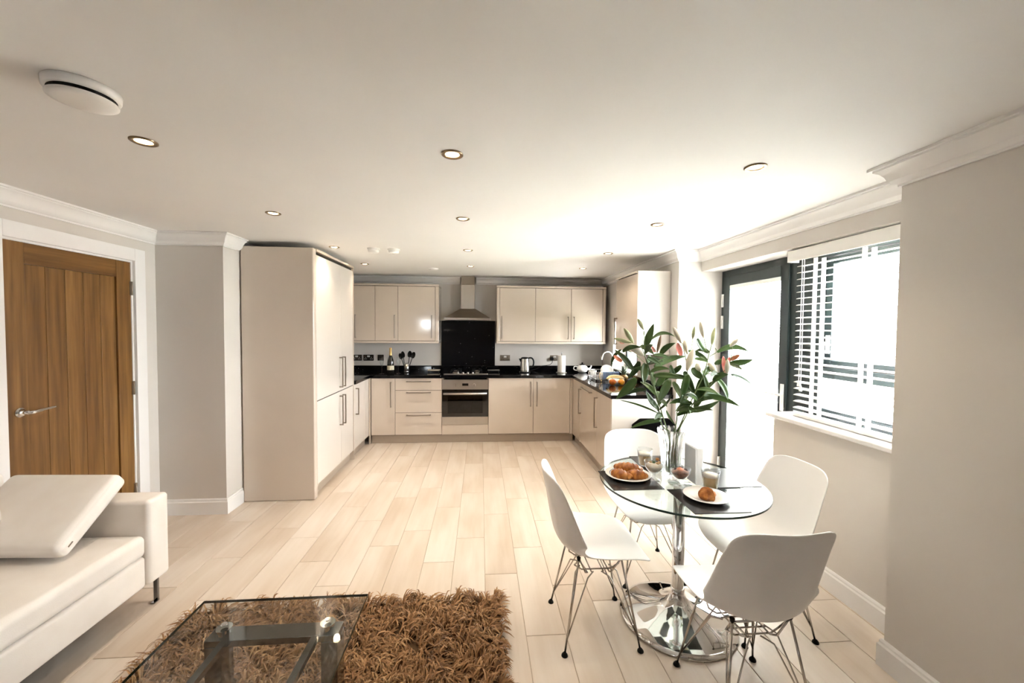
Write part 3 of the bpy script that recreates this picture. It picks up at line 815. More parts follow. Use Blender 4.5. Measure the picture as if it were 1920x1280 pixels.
# ------------------------------------------------------------------ ceiling fixtures
LX = (-1.345, -.124, 1.228); LY = (1.725, 2.721, 3.80, 4.766)
BRASS = mat('downlight_ring', (150, 132, 108), .3, 1.0)
def downlight():
    t = thing('downlight', 'x', 'downlight', (0, 0, 0))
    obj('trim_ring', MB().lathe([(.046, 0), (.046, -.004), (.040, -.007), (.031, -.004), (.028, .0), (.046, 0)], (0, 0, -.0002), 32), BRASS, t, smooth=True)
    obj('bulb', MB().lathe([(.0005, -.0045), (.020, -.004), (.0275, -.0005)], (0, 0, -.0002), 24), BULB, t, smooth=True)
    return t
dl = downlight(); first = True
rown = ('row furthest from the cooker hood', 'third row from the cooker hood', 'second row from the cooker hood', 'row nearest the cooker hood')
coln = ('on the oak door side', 'in the middle', 'on the window side')
for r_, y in enumerate(LY):
    for c_, x in enumerate(LX):
        o = dl if first else copy_tree(dl); first = False
        o.location = (x, y, HC)
        tag(o, 'round recessed ceiling downlight ' + coln[c_] + ', ' + rown[r_], 'downlight', 'recessed ceiling downlights')
        l = bpy.data.lights.new('downlight_beam', 'SPOT'); l.energy = SPOT_WATTS; l.color = (1.0, .83, .65)
        l.spot_size = math.radians(115); l.spot_blend = .9; l.shadow_soft_size = .03
        lo = bpy.data.objects.new('downlight_beam', l); COL.objects.link(lo); lo.location = (x, y, HC - .012)
vt = thing('ceiling_vent', 'round white ceiling air vent with a dark slot around its dish', 'vent', (-1.235, 1.362, HC))
vc = (-1.235, 1.362, HC)
obj('outer_ring', MB().lathe([(.0005, -.0005), (.089, -.0005), (.088, -.020), (.083, -.025), (.0005, -.025)], vc, 48), WHITEP, vt, smooth=True)
obj('throat', MB().lathe([(.0005, -.0253), (.078, -.0253), (.076, -.034), (.0005, -.034)], vc, 40), BLACK, vt)
obj('dish', MB().lathe([(.0005, -.0343), (.070, -.0343), (.082, -.0365), (.082, -.040), (.06, -.046), (.03, -.0475), (.0005, -.047)], vc, 48), WHITEP, vt, smooth=True)
for x, y, lab in ((-1.0, 3.83, 'white round smoke alarm nearer the tall cabinets'), (-.822, 3.855, 'white round smoke alarm nearer the middle downlights')):
    t = thing('smoke_alarm', lab, 'smoke alarm', (x, y, HC), 'ceiling alarms')
    obj('base', MB().lathe([(.0005, -.0005), (.058, -.0005), (.058, -.012), (.0005, -.012)], (x, y, HC), 32), WHITEP, t, smooth=False)
    obj('cover', MB().lathe([(.0005, -.0125), (.050, -.0125), (.046, -.036), (.034, -.042), (.0005, -.043)], (x, y, HC), 32), WHITEP, t, smooth=True)
    obj('test_button', MB().disc((x, y, HC - .047), .008, .009, 0, .0038, 14), CARD, t)
t = thing('ceiling_detector', 'flat white disc on the ceiling in front of the cooker hood', 'detector', (-.585, 5.02, HC))
obj('base', MB().lathe([(.0005, -.0005), (.062, -.0005), (.062, -.010), (.0005, -.010)], (-.585, 5.02, HC), 32), WHITEP, t)
obj('cover', MB().lathe([(.0005, -.0105), (.052, -.0105), (.046, -.018), (.0005, -.020)], (-.585, 5.02, HC), 32), WHITEP, t, smooth=True)

# ------------------------------------------------------------------ sofa and cushion
def puff(x0, x1, y0, y1, z0, z1, r, n=10, bulge=0.0, top=0.0):
    """upholstered block: rounded box with softly swollen faces"""
    mb = MB(); cx, cy_, cz = (x0 + x1) / 2, (y0 + y1) / 2, (z0 + z1) / 2
    hx, hy_, hz_ = (x1 - x0) / 2, (y1 - y0) / 2, (z1 - z0) / 2
    def rnd(p):
        q_ = [max(-h + r, min(h - r, c)) for c, h in zip(p, (hx, hy_, hz_))]
        d = Vector([a - b for a, b in zip(p, q_)])
        if d.length > 1e-9: d = d.normalized() * r
        u, v_, w = p[0] / hx, p[1] / hy_, p[2] / hz_
        o = Vector(q_) + d
        s = (1 - u ** 4) * (1 - v_ ** 4)
        o.z += math.copysign(1, w) * (bulge * s if abs(w) > .5 else 0) + (top * s if w > .5 else 0)
        return (cx + o.x, cy_ + o.y, cz + o.z)
    def axis(h):
        k = sorted(set([-h, -h + r * .12, -h + r * .3, -h + r * .5, -h + r * .75, -h + r] + [(-h + r) + (2 * h - 2 * r) * i / n for i in range(n + 1)] + [h - r, h - r * .75, h - r * .5, h - r * .3, h - r * .12, h]))
        return k
    ax, ay, az = axis(hx), axis(hy_), axis(hz_)
    def face(A, B, fn):
        o = len(mb.v); nb = len(B)
        mb.v += [rnd(fn(a, b)) for a in A for b in B]
        mb.f += [(o + i * nb + j, o + (i + 1) * nb + j, o + (i + 1) * nb + j + 1, o + i * nb + j + 1) for i in range(len(A) - 1) for j in range(nb - 1)]
    for s in (-1, 1):
        face(ax, ay, lambda a, b: (a, b, s * hz_)); face(ax, az, lambda a, b: (a, s * hy_, b)); face(ay, az, lambda a, b: (s * hx, a, b))
    return mb
so = thing('sofa', 'cream white leather sofa in front of the oak door', 'sofa', (-2.1, 1.35, 0))
obj('base_frame', puff(-2.50, -1.752, .502, 2.206, .15, .315, .018, 4), LEATHER, so, smooth=True, weld=True)
obj('seat_cushion', puff(-2.34, -1.745, .52, 2.205, .317, .432, .030, 12, 0, .012), LEATHER, so, smooth=True, weld=True)
obj('armrest', puff(-2.50, -1.738, 2.208, 2.348, .15, .605, .022, 6), LEATHER, so, smooth=True, weld=True)
obj('armrest', puff(-2.50, -1.738, .36, .50, .15, .605, .022, 6), LEATHER, so, smooth=True, weld=True)
bb = puff(-2.51, -2.40, .50, 2.208, .317, .775, .026, 6)
bb.v = [(x - (.05 * max(0, z - .5)), y, z) for x, y, z in bb.v]
obj('backrest', bb, LEATHER, so, smooth=True, weld=True)
for y0, y1 in ((.53, 1.28), (1.29, 2.05)):
    bc = puff(-2.405, -2.245, y0, y1, .445, .80, .06, 8)
    bc.v = [(x + (.035 - .12 * (z - .445)), y, z) for x, y, z in bc.v]
    obj('back_cushion', bc, LEATHER, so, smooth=True, weld=True)
for (lx, ly, dx) in ((-1.79, 2.315, 1), (-1.79, .39, 1), (-2.46, 2.315, -1), (-2.46, .39, -1)):
    obj('leg', MB().box(lx - .011, lx + .011, ly - .006, ly + .006, .0005, .149).box(lx - .011, lx + .011, ly - .03, ly - .0062, .0005, .006), DARKCHROME, so, bevel=.0015)
obj('under_shade_panel', MB().box(-2.48, -1.775, .52, 2.19, .1455, .1495), BLACK, so)  # dark panel added to deepen the shade below the sofa
pc = thing('throw_cushion', 'square cream cushion leaning on the sofa arm', 'cushion', (-2.15, 2.12, .46))
pm = puff(-.275, .275, -.20, .20, -.042, .042, .030, 10, .020)
M_ = Matrix.Translation((-2.165, 2.105, .600)) @ Matrix.Rotation(math.radians(-3), 4, 'Z') @ Matrix.Rotation(math.radians(38), 4, 'X')
pm.v = [tuple(M_ @ Vector(p)) for p in pm.v]
pc.location = (-2.145, 2.05, .46)
pb = obj('cushion_cover', pm, LEATHER, pc, smooth=True, weld=True)
zp = MB(); zp.tube([tuple(M_ @ Vector((.2755, -.16, .0))), tuple(M_ @ Vector((.2755, -.135, .001)))], .003, 6)
obj('zip_pull', zp, STEEL2, pb)

# ------------------------------------------------------------------ shaggy rug
rg = thing('shag_rug', 'brown long-pile shaggy rug under the glass coffee table', 'rug', (-.69, 1.1, 0))
RX0, RX1, RY0, RY1 = -1.49, .10, .10, 2.19
obj('backing', MB().box(RX0, RX1, RY0, RY1, .0005, .010), mottled('rug_backing', (84, 62, 40), (98, 74, 48), 8, .95), rg)
m = mat('rug_pile', (150, 116, 78), .75); q = NT(m)
ge = q.n('ShaderNodeNewGeometry')
nz = q.noise(5.0, 3, q.coords())
ad = q.n('ShaderNodeMath', operation='ADD'); q.l(ge.outputs['Random Per Island'], ad.inputs[0]); q.l(nz, ad.inputs[1])
hv = q.n('ShaderNodeMath', operation='MULTIPLY'); hv.inputs[1].default_value = .5; q.l(ad.outputs[0], hv.inputs[0])
q.l(q.ramp(hv.outputs[0], [(.15, (96, 64, 34)), (.45, (150, 108, 64)), (.65, (174, 133, 86)), (.9, (206, 171, 124))]), q.b.inputs['Base Color'])
q.b.inputs['Sheen Weight'].default_value = .3
RUG = m
NC = 5200                                   # tufts, about nine strands each
tx_ = RNG.uniform(RX0, RX1, NC); ty_ = RNG.uniform(RY0, RY1, NC)
sel = (ty_ > .95) | (RNG.rand(NC) < .5)     # sparser where the camera never looks down on it
tx_, ty_ = tx_[sel], ty_[sel]; NC = len(tx_)
fld = (np.sin(tx_ * 9 + 3 * np.sin(ty_ * 6)) + np.sin(ty_ * 11 + 2.5 * np.sin(tx_ * 8 + 1)) + np.sin((tx_ + ty_) * 19)) * 1.1 + RNG.normal(0, .9, NC)
tl_ = RNG.uniform(.35, 1.0, NC); tlen = RNG.uniform(.06, .105, NC)
K = 9
ci = np.repeat(np.arange(NC), K); N = len(ci)
px = np.clip(tx_[ci] + RNG.normal(0, .011, N), RX0, RX1); py = np.clip(ty_[ci] + RNG.normal(0, .011, N), RY0, RY1)
ang = fld[ci] + RNG.normal(0, .42, N)
edge = .05                                  # edge strands fall outwards
ex = np.where(px > RX1 - edge, 1, np.where(px < RX0 + edge, -1, 0)); ey = np.where(py > RY1 - edge, 1, np.where(py < RY0 + edge, -1, 0))
dx = np.cos(ang) + ex * 1.2; dy = np.sin(ang) + ey * 1.2
nn = np.hypot(dx, dy); dx /= nn; dy /= nn
ln = tlen[ci] * RNG.uniform(.7, 1.1, N); wd = RNG.uniform(.0016, .0036, N); lift = np.clip(tl_[ci] + RNG.normal(0, .12, N), .3, 1.05)
tw = RNG.uniform(-.9, .9, N) + np.sin(fld[ci] * 3) * .5
prof = [(0, 0, 1.0), (.20, .40, 1.15), (.50, .62, 1.1), (.80, .56, .9), (1.04, .40, .10)]
V = np.zeros((N, len(prof) * 2, 3), np.float32)
for k, (f_, h_, w_) in enumerate(prof):
    bend = tw * f_ * .5
    ddx = dx * np.cos(bend) - dy * np.sin(bend); ddy = dx * np.sin(bend) + dy * np.cos(bend)
    cx_ = px + ddx * f_ * ln * (1.15 - .5 * lift); cy2 = py + ddy * f_ * ln * (1.15 - .5 * lift); cz_ = .009 + h_ * ln * lift
    sx, sy = -ddy, ddx; sz = np.sin(tw * 2 + f_ * 2) * .5
    for j, s in enumerate((-1, 1)):
        V[:, k * 2 + j, 0] = cx_ + s * sx * wd * w_; V[:, k * 2 + j, 1] = cy2 + s * sy * wd * w_; V[:, k * 2 + j, 2] = np.maximum(.008, cz_ + s * sz * wd * w_)
base = (np.arange(N) * len(prof) * 2)[:, None]
quads = np.concatenate([base + np.array([k * 2, k * 2 + 1, k * 2 + 3, k * 2 + 2])[None, :] for k in range(len(prof) - 1)], 1).reshape(-1, 4)
me = bpy.data.meshes.new('pile')
V = V.reshape(-1, 3) - np.array([-.69, 1.1, 0], np.float32)
me.vertices.add(len(V)); me.vertices.foreach_set('co', V.ravel())
me.loops.add(quads.size); me.loops.foreach_set('vertex_index', quads.ravel().astype(np.int32))
me.polygons.add(len(quads)); me.polygons.foreach_set('loop_start', (np.arange(len(quads)) * 4).astype(np.int32)); me.polygons.foreach_set('loop_total', np.full(len(quads), 4, np.int32))
me.polygons.foreach_set('use_smooth', np.ones(len(quads), bool))
me.update(); me.validate(); me.materials.append(RUG)
po = bpy.data.objects.new('pile', me); COL.objects.link(po); po.parent = rg
tag(po, 'brown shaggy pile strands', None, None, 'stuff')

# ------------------------------------------------------------------ coffee table
ct = thing('coffee_table', 'rectangular glass coffee table with chrome frame on the rug', 'coffee table', (-.785, 1.16, .0105))
TZ = .42
GX0, GX1, GY0, GY1 = -1.105, -.462, .66, 1.662
obj('glass_top', MB().box(GX0, GX1, GY0, GY1, TZ - .010, TZ), SMOKEGLASS, ct)
obj('glass_edge', MB().box(GX0 - .0012, GX0 - .0002, GY0, GY1, TZ - .010, TZ).box(GX1 + .0002, GX1 + .0012, GY0, GY1, TZ - .010, TZ).box(GX0, GX1, GY1 + .0002, GY1 + .0012, TZ - .010, TZ).box(GX0, GX1, GY0 - .0012, GY0 - .0002, TZ - .010, TZ), GLEDGE, ct)
for yc in (1.525, .80):
    obj('end_frame', MB().box(-.995, -.525, yc - .036, yc + .036, .360, .385).box(-.995, -.935, yc - .036, yc + .036, .0115, .360).box(-.585, -.525, yc - .036, yc + .036, .0115, .360), DARKCHROME, ct, bevel=.002)
    for xc in (-.945, -.572):
        p_ = obj('disc_mount', MB().disc((xc, yc, .3855), .027, .027, 0, .024, 32), CHROME, ct)
        obj('bolt', MB().disc((xc, yc, .4203), .012, .010, 0, .0025, 24), CHROME, p_)
for xc in (-.925, -.607):
    obj('rail', MB().box(xc - .012, xc + .012, .837, 1.488, .361, .385), DARKCHROME, ct, bevel=.002)

# ------------------------------------------------------------------ round dining table
TCX, TCY, TTZ = 1.049, 1.995, .735
dt = thing('dining_table', 'round glass dining table on a chrome trumpet base', 'dining table', (TCX, TCY, 0))
obj('glass_top', MB().lathe([(.0005, -.010), (.4095, -.010), (.4095, 0), (.0005, 0)], (TCX, TCY, TTZ), 96), TABGLASS, dt)
obj('glass_edge', MB().lathe([(.4098, -.0102), (.4115, -.0085), (.4115, -.0015), (.4098, .0002)], (TCX, TCY, TTZ), 128, True), GLEDGE, dt, smooth=True)
obj('column', MB().lathe([(.030, .130), (.030, .700), (.0005, .700)], (TCX, TCY, 0), 40), CHROME, dt, smooth=True)
obj('top_plate', MB().lathe([(.0005, .7005), (.030, .7005), (.055, .712), (.060, .7245), (.0005, .7245)], (TCX, TCY, 0), 40), CHROME, dt, smooth=True)
obj('base', MB().lathe([(.0005, .0005), (.288, .0005), (.291, .004), (.290, .012), (.27, .022), (.22, .036), (.16, .052), (.10, .075), (.062, .100), (.044, .122), (.036, .142), (.034, .165), (.0302, .166)], (TCX, TCY, 0), 72), CHROME, dt, smooth=True)

# ------------------------------------------------------------------ moulded chairs on wire bases
def make_chair():
    t = thing('wire_base_chair', 'x', 'chair', (0, 0, 0))
    # centre line: front lip -> seat -> bend -> back top   (y forward)
    cl = catmull([(0, .236, .398), (0, .220, .434), (0, .14, .446), (0, .02, .436), (0, -.09, .430), (0, -.155, .448), (0, -.195, .498), (0, -.218, .58), (0, -.238, .69), (0, -.258, .79), (0, -.268, .832)], 4)
    wk = [.118, .186, .224, .233, .234, .234, .231, .224, .212, .194, .150]
    lk = [.000, .004, .024, .044, .068, .096, .110, .098, .074, .048, .030]
    n = len(cl)
    def samp(a, t_):
        f = t_ * (len(a) - 1); i = min(int(f), len(a) - 2); f -= i
        p0 = a[i - 1] if i else 2 * a[0] - a[1]; p3 = a[i + 2] if i < len(a) - 2 else 2 * a[-1] - a[-2]
        return .5 * (2 * a[i] + (a[i + 1] - p0) * f + (2 * p0 - 5 * a[i] + 4 * a[i + 1] - p3) * f * f + (3 * a[i] - p0 - 3 * a[i + 1] + p3) * f ** 3)
    tang = [(cl[min(i + 1, n - 1)] - cl[max(i - 1, 0)]).normalized() for i in range(n)]
    NU = 20; mb = MB(); vs_ = []
    for i in range(n):
        t_ = i / (n - 1); w = samp(wk, t_); lf = samp(lk, t_)
        nrm = Vector((0, tang[i].z, -tang[i].y))
        if nrm.z < 0 and i < n * .3: nrm = -nrm
        if nrm.y < 0 and i > n * .5: nrm = -nrm
        for j in range(NU + 1):
            u = -1 + 2 * j / NU
            e = abs(u)
            p = cl[i] + Vector((u * w, 0, 0)) + nrm * (lf * e ** 2.15)
            # round the outline at lip and top
            if t_ > .86:
                p -= tang[i] * (.016 * ((t_ - .86) / .14) * e ** 4)
            if t_ < .12:
                p += tang[i] * (.012 * ((.12 - t_) / .12) * e ** 3)
            vs_.append(tuple(p))
    mb.add(vs_, [(i * (NU + 1) + j, (i + 1) * (NU + 1) + j, (i + 1) * (NU + 1) + j + 1, i * (NU + 1) + j + 1) for i in range(n - 1) for j in range(NU)])
    s = obj('seat_shell', mb, SHELL, t, smooth=True, solid=.007, sub=1)
    for fx in (-1, 1):
        for fy in (-1, 1):
            foot = Vector((fx * .181, fy * .181, .012)); top = Vector((fx * .118, fy * .105, .418))
            knee = foot.lerp(top, .13)
            mbx = MB().tube([foot, top], .0050, 8)
            mbx.tube([knee, (fx * .055, fy * .105, .318), (fx * .02, fy * .075, .330)], .0034, 6)
            mbx.tube([knee, (fx * .105, fy * .055, .318), (fx * .075, fy * .02, .330)], .0034, 6)
            lg = obj('leg', mbx, WIRE, t, smooth=True)
            obj('foot', MB().lathe([(.0005, .018), (.007, .017), (.014, .008), (.0155, .002), (.015, .0005), (.0005, .0005)], (fx * .1825, fy * .1825, 0), 14), BLACK, lg, smooth=True)
            obj('mount', MB().disc((fx * .118, fy * .105, .417), .008, .010, 0, .012, 12), BLACK, lg)
    la = MB()
    for k in (-1, 1):
        la.tube([(-.112, k * .060, .350), (-.075, k * .060, .326), (.075, k * .060, .326), (.112, k * .060, .350)], .0040, 6)
        la.tube([(k * .060, -.112, .358), (k * .060, -.075, .334), (k * .060, .075, .334), (k * .060, .112, .358)], .0040, 6)
        la.tube([(-.112, k * .060, .350), (-.118, k * .100, .412)], .0040, 6); la.tube([(.112, k * .060, .350), (.118, k * .100, .412)], .0040, 6)
        la.tube([(k * .060, -.112, .358), (k * .112, -.104, .412)], .0040, 6); la.tube([(k * .060, .112, .358), (k * .112, .104, .412)], .0040, 6)
        la.tube([(-.075, k * .030, .330), (.075, k * .030, .330)], .0036, 6)
        la.tube([(-.115, k * .104, .414), (.115, k * .104, .414)], .0045, 6)
    obj('wire_lattice', la, WIRE, t, smooth=True)
    return t
ch = make_chair()
for k, (x, y, rz, lab) in enumerate([(.582, 1.970, -90, 'white moulded chair seen side-on at the rug side of the round table'), (1.044, 2.434, 180, 'white moulded chair at the far side of the table, before the black bin'),
                                     (1.462, 1.962, 90, 'white moulded chair beside the window wall at the round table'), (1.082, 1.520, 0, 'white moulded chair seen from behind at the near side of the table')]):
    o = ch if k == 0 else copy_tree(ch)
    o.location = (x, y, 0); o.rotation_euler = (0, 0, math.radians(rz))
    tag(o, lab, 'chair', 'white chairs around the round table')

# ------------------------------------------------------------------ waste bin
MATTEBLACK = mat('matte_black', (9, 9, 9), .9, spec=.02)
bn = thing('waste_bin', 'black swing-lid bin against the pale end panel', 'bin', (1.59, 3.48, 0))
obj('body', MB().prism([(1.42, 3.37), (1.76, 3.37), (1.76, 3.60), (1.42, 3.60)], .0005, .58), MATTEBLACK, bn, bevel=.03, seg=4)
obj('lid', MB().add([(1.412, 3.362, .581), (1.768, 3.362, .581), (1.768, 3.608, .581), (1.412, 3.608, .581), (1.412, 3.362, .64), (1.768, 3.362, .64), (1.768, 3.608, .64), (1.412, 3.608, .64), (1.455, 3.44, .715), (1.725, 3.44, .715), (1.725, 3.53, .715), (1.455, 3.53, .715)],
                    [(0, 3, 2, 1), (0, 1, 5, 4), (1, 2, 6, 5), (2, 3, 7, 6), (3, 0, 4, 7), (4, 5, 9, 8), (5, 6, 10, 9), (6, 7, 11, 10), (7, 4, 8, 11), (8, 9, 10, 11)]), MATTEBLACK, bn, bevel=.015, seg=3)

# ------------------------------------------------------------------ things on the worktop
WZ = .9055
BOTTLE = mat('bottle_dark_glass', (16, 14, 10), .08, coat=.4)
GOLD = mat('gold_foil', (206, 172, 112), .35, .6)
LABELM = mottled('bottle_label', (222, 214, 190), (206, 196, 170), 60, .6)
bt = thing('champagne_bottle', 'dark champagne bottle with gold foil neck and cream label', 'bottle', (-1.158, 5.50, WZ))
bc_ = (-1.215, 5.495, WZ)
bt.location = bc_
obj('bottle_glass', MB().lathe([(.0005, 0), (.042, 0), (.045, .006), (.045, .150), (.040, .180), (.026, .222), (.0185, .248), (.0165, .262)], bc_, 28), BOTTLE, bt, smooth=True)
obj('foil', MB().lathe([(.0195, .240), (.0180, .262), (.0155, .318), (.0180, .326), (.0180, .336), (.0165, .348), (.0005, .351)], bc_, 24), GOLD, bt, smooth=True)
obj('label', MB().lathe([(.0458, .050), (.0458, .108)], bc_, 28), LABELM, bt, smooth=True)
for x, y, lab in ((-1.318, 5.44, 'champagne flute on the tall cabinet side of the bottle'), (-1.105, 5.48, 'champagne flute between the bottle and the utensil pot')):
    t = thing('champagne_flute', lab, 'glass', (x, y, WZ), 'champagne flutes')
    obj('bowl', MB().lathe([(.0035, .090), (.014, .110), (.026, .150), (.029, .185), (.026, .225), (.0245, .225), (.0275, .185), (.0245, .151), (.012, .113), (.002, .098)], (x, y, WZ), 20), CLEAR, t, smooth=True)
    obj('stem', MB().lathe([(.0042, .012), (.0036, .089), (.0005, .0895)], (x, y, WZ), 10), CLEAR, t, smooth=True)
    obj('foot', MB().lathe([(.0005, 0), (.034, 0), (.034, .002), (.012, .006), (.0042, .0115)], (x, y, WZ), 24), CLEAR, t, smooth=True)
ux, uy = -1.020, 5.60
t = thing('utensil_pot', 'ribbed steel utensil pot beside the champagne bottle', 'pot', (ux, uy, WZ))
pr = [(.0005, 0), (.033, 0), (.033, .13), (.031, .13), (.031, .006), (.0005, .006)]
obj('pot_body', MB().lathe(pr, (ux, uy, WZ), 24), STEEL, t, smooth=True)
for z in (.012, .116):
    obj('rim_band', MB().lathe([(.0332, z), (.0345, z + .003), (.0332, z + .006)], (ux, uy, WZ), 24), CHROME, t, smooth=True)
def utensil(label, tip, kind, base):
    b = Vector((ux + base[0], uy + base[1], WZ + .010)); e = Vector(tip)
    u_ = thing(kind, label, 'utensil', tuple(b), 'kitchen utensils in the pot')
    d = (e - b).normalized(); s = d.cross(Vector((0, 1, 0))).normalized(); nrm = s.cross(d)
    obj('handle', MB().tube([b, b.lerp(e, .72)], [.004, .0055], 8), BLACK, u_, smooth=True)
    L = (e - b).length
    def fn(a, c):
        v_ = c * 2 - 1; w = .028 * (math.sin(math.pi * min(1, .12 + a * .86)) ** .5) * (1.0 if kind != 'spatula' else .95)
        dip = (.016 if kind in ('ladle', 'serving_spoon') else .003) * (1 - v_ * v_) * math.sin(math.pi * a)
        return tuple(b + d * L * (.70 + .30 * a) + s * (v_ * w) + nrm * dip)
    obj('head', MB().grid(fn, 10, 8), BLACK, u_, smooth=True, solid=.003)
utensil('black slotted turner leaning toward the champagne bottle', (ux - .055, uy - .015, WZ + .295), 'spatula', (-.012, -.004))
utensil('black ladle upright in the middle of the utensil pot', (ux + .045, uy + .012, WZ + .30), 'ladle', (.006, .012))
utensil('black serving spoon leaning toward the hob', (ux + .105, uy - .005, WZ + .285), 'serving_spoon', (.012, -.010))
utensil('dark masher leaning behind the turner', (ux - .10, uy + .025, WZ + .265), 'spatula', (-.010, .012))
BOARD = mat('pale_board', (196, 184, 160), .35)
for x, y, m_, lab in ((-.655, 5.66, BOARD, 'small pale trivet board between utensil pot and hob'), (.185, 5.66, STEEL, 'small steel trivet between hob and kettle')):
    t = thing('trivet', lab, 'trivet', (x, y, WZ), 'trivets beside the hob')
    obj('top', MB().box(x - .085, x + .085, y - .05, y + .05, WZ + .022, WZ + .034), m_, t, bevel=.003)
    for sx in (-1, 1):
        for sy in (-1, 1):
            obj('foot', MB().disc((x + sx * .07, y + sy * .036, WZ), .006, .006, 0, .0215, 10), BLACK, t)
kx, ky = .628, 5.62
t = thing('kettle', 'stainless steel electric kettle with black handle', 'kettle', (kx, ky, WZ))
obj('power_base', MB().lathe([(.0005, 0), (.078, 0), (.078, .012), (.070, .016), (.0005, .016)], (kx, ky, WZ), 32), BLACK, t, smooth=False)
obj('jug', MB().lathe([(.0005, .017), (.074, .017), (.074, .035), (.066, .12), (.058, .195), (.0005, .195)], (kx, ky, WZ), 40), mat('polished_steel', (196, 190, 184), .16, 1.0), t, smooth=False)
autosmooth(t.children[-1], 40)
obj('lid', MB().lathe([(.058, .1955), (.056, .207), (.040, .216), (.0005, .219)], (kx, ky, WZ), 32), BLACK, t, smooth=True)
obj('handle', MB().tube(catmull([(kx + .050, ky - .005, WZ + .205), (kx + .095, ky - .008, WZ + .205), (kx + .122, ky - .010, WZ + .17), (kx + .122, ky - .010, WZ + .11), (kx + .10, ky - .008, WZ + .075), (kx + .0715, ky - .005, WZ + .07)], 5), .011, 10), BLACK, t, smooth=True)
obj('spout', MB().add([(kx - .055, ky - .025, WZ + .195), (kx - .055, ky + .025, WZ + .195), (kx - .086, ky, WZ + .198), (kx - .061, ky - .02, WZ + .15), (kx - .061, ky + .02, WZ + .15), (kx - .066, ky, WZ + .15)], [(0, 1, 2), (0, 2, 5, 3), (1, 4, 5, 2), (3, 5, 4), (0, 3, 4, 1)]), BLACK, t)
tx, ty = 1.150, 5.585
t = thing('paper_towel_holder', 'steel paper towel holder near the worktop corner', 'towel holder', (tx, ty, WZ))
obj('base', MB().lathe([(.0005, 0), (.075, 0), (.075, .006), (.0005, .010)], (tx, ty, WZ), 32), STEEL, t, smooth=True)
obj('rod', MB().tube([(tx, ty, WZ + .008), (tx, ty, WZ + .275)], .006, 10).sphere((tx, ty, WZ + .282), .011, 12, 8), CHROME, t, smooth=True)
rl_ = thing('paper_towel_roll', 'white paper towel roll on the steel holder', 'paper towel', (tx, ty, WZ + .0105))
obj('paper', MB().lathe([(.016, 0), (.056, 0), (.056, .232), (.016, .232)], (tx, ty, WZ + .0105), 32, True), PAPER, rl_)
obj('loose_sheet', MB().grid(lambda u, v_: (tx + .0565 * math.cos(3.6 + u * 1.1) - u * u * .006, ty + .0565 * math.sin(3.6 + u * 1.1) - u * u * .006, WZ + .012 + .229 * v_), 8, 2), PAPER, rl_, solid=.001)

# sink corner: teapot, drying rack, crockery, cloth, fruit
ex, ey = 1.455, 5.60
t = thing('teapot', 'white ceramic teapot with black lid in the worktop corner', 'teapot', (ex, ey, WZ))
obj('body', MB().lathe([(.0005, 0), (.045, 0), (.07, .02), (.082, .05), (.072, .085), (.045, .105), (.040, .108), (.0005, .108)], (ex, ey, WZ), 28), CERAMIC, t, smooth=True)
obj('lid', MB().lathe([(.042, .1085), (.036, .118), (.012, .124), (.010, .134), (.015, .142), (.0005, .146)], (ex, ey, WZ), 24), BLACK, t, smooth=True)
obj('spout', MB().tube(catmull([(ex + .072, ey - .01, WZ + .045), (ex + .11, ey - .02, WZ + .065), (ex + .128, ey - .024, WZ + .10)], 5), [.016] * 4 + [.011] * 4 + [.008] * 3, 10), CERAMIC, t, smooth=True)
obj('handle', MB().tube(catmull([(ex - .070, ey, WZ + .085), (ex - .115, ey, WZ + .085), (ex - .12, ey, WZ + .045), (ex - .078, ey, WZ + .03)], 5), .007, 8), CERAMIC, t, smooth=True)
RW0, RW1, RV0, RV1 = 1.385, 1.665, 4.66, 5.03
rk = thing('dish_rack', 'chrome wire dish drying rack beside the sink', 'dish rack', (1.52, 4.85, WZ))
mbk = MB()
for z in (.02, .105):
    mbk.tube([(RW0, RV0, WZ + z), (RW1, RV0, WZ + z), (RW1, RV1, WZ + z), (RW0, RV1, WZ + z), (RW0, RV0, WZ + z)], .003, 6)
obj('rim', mbk, CHROME, rk, smooth=True)
mbk = MB()
for k in range(11):
    x = RW0 + (k + .5) * (RW1 - RW0) / 11
    mbk.tube([(x, RV0, WZ + .105), (x, RV0, WZ + .02), (x, RV1, WZ + .02), (x, RV1, WZ + .105)], .0018, 5)
for k in range(13):
    y = RV0 + (k + .5) * (RV1 - RV0) / 13
    mbk.tube([(RW0, y, WZ + .105), (RW0, y, WZ + .02), (RW1, y, WZ + .02), (RW1, y, WZ + .105)], .0018, 5)
obj('wires', mbk, CHROME, rk)
for sx in (RW0, RW1):
    for sy in (RV0, RV1):
        obj('foot', MB().disc((sx, sy, WZ), .006, .006, 0, .0195, 8), BLACK, rk)
STRAW = mat('wicker', (176, 128, 92), .7)
for k, (x, y, m_, lab) in enumerate([(1.425, 4.93, CERAMIC, 'white cup nearest the teapot in the drying rack'), (1.50, 4.75, CERAMIC, 'white cup at the front of the drying rack')]):
    t = thing('cup', lab, 'cup', (x, y, WZ + .024), 'cups in the drying rack')
    obj('cup_body', MB().lathe([(.0005, 0), (.024, 0), (.036, .03), (.040, .075), (.037, .075), (.033, .032), (.0005, .006)], (x, y, WZ + .0245), 24), m_, t, smooth=True)
    obj('handle', MB().tube(catmull([(x - .037, y, WZ + .085), (x - .058, y, WZ + .08), (x - .056, y, WZ + .055), (x - .033, y, WZ + .05)], 4), .004, 8), m_, t, smooth=True)
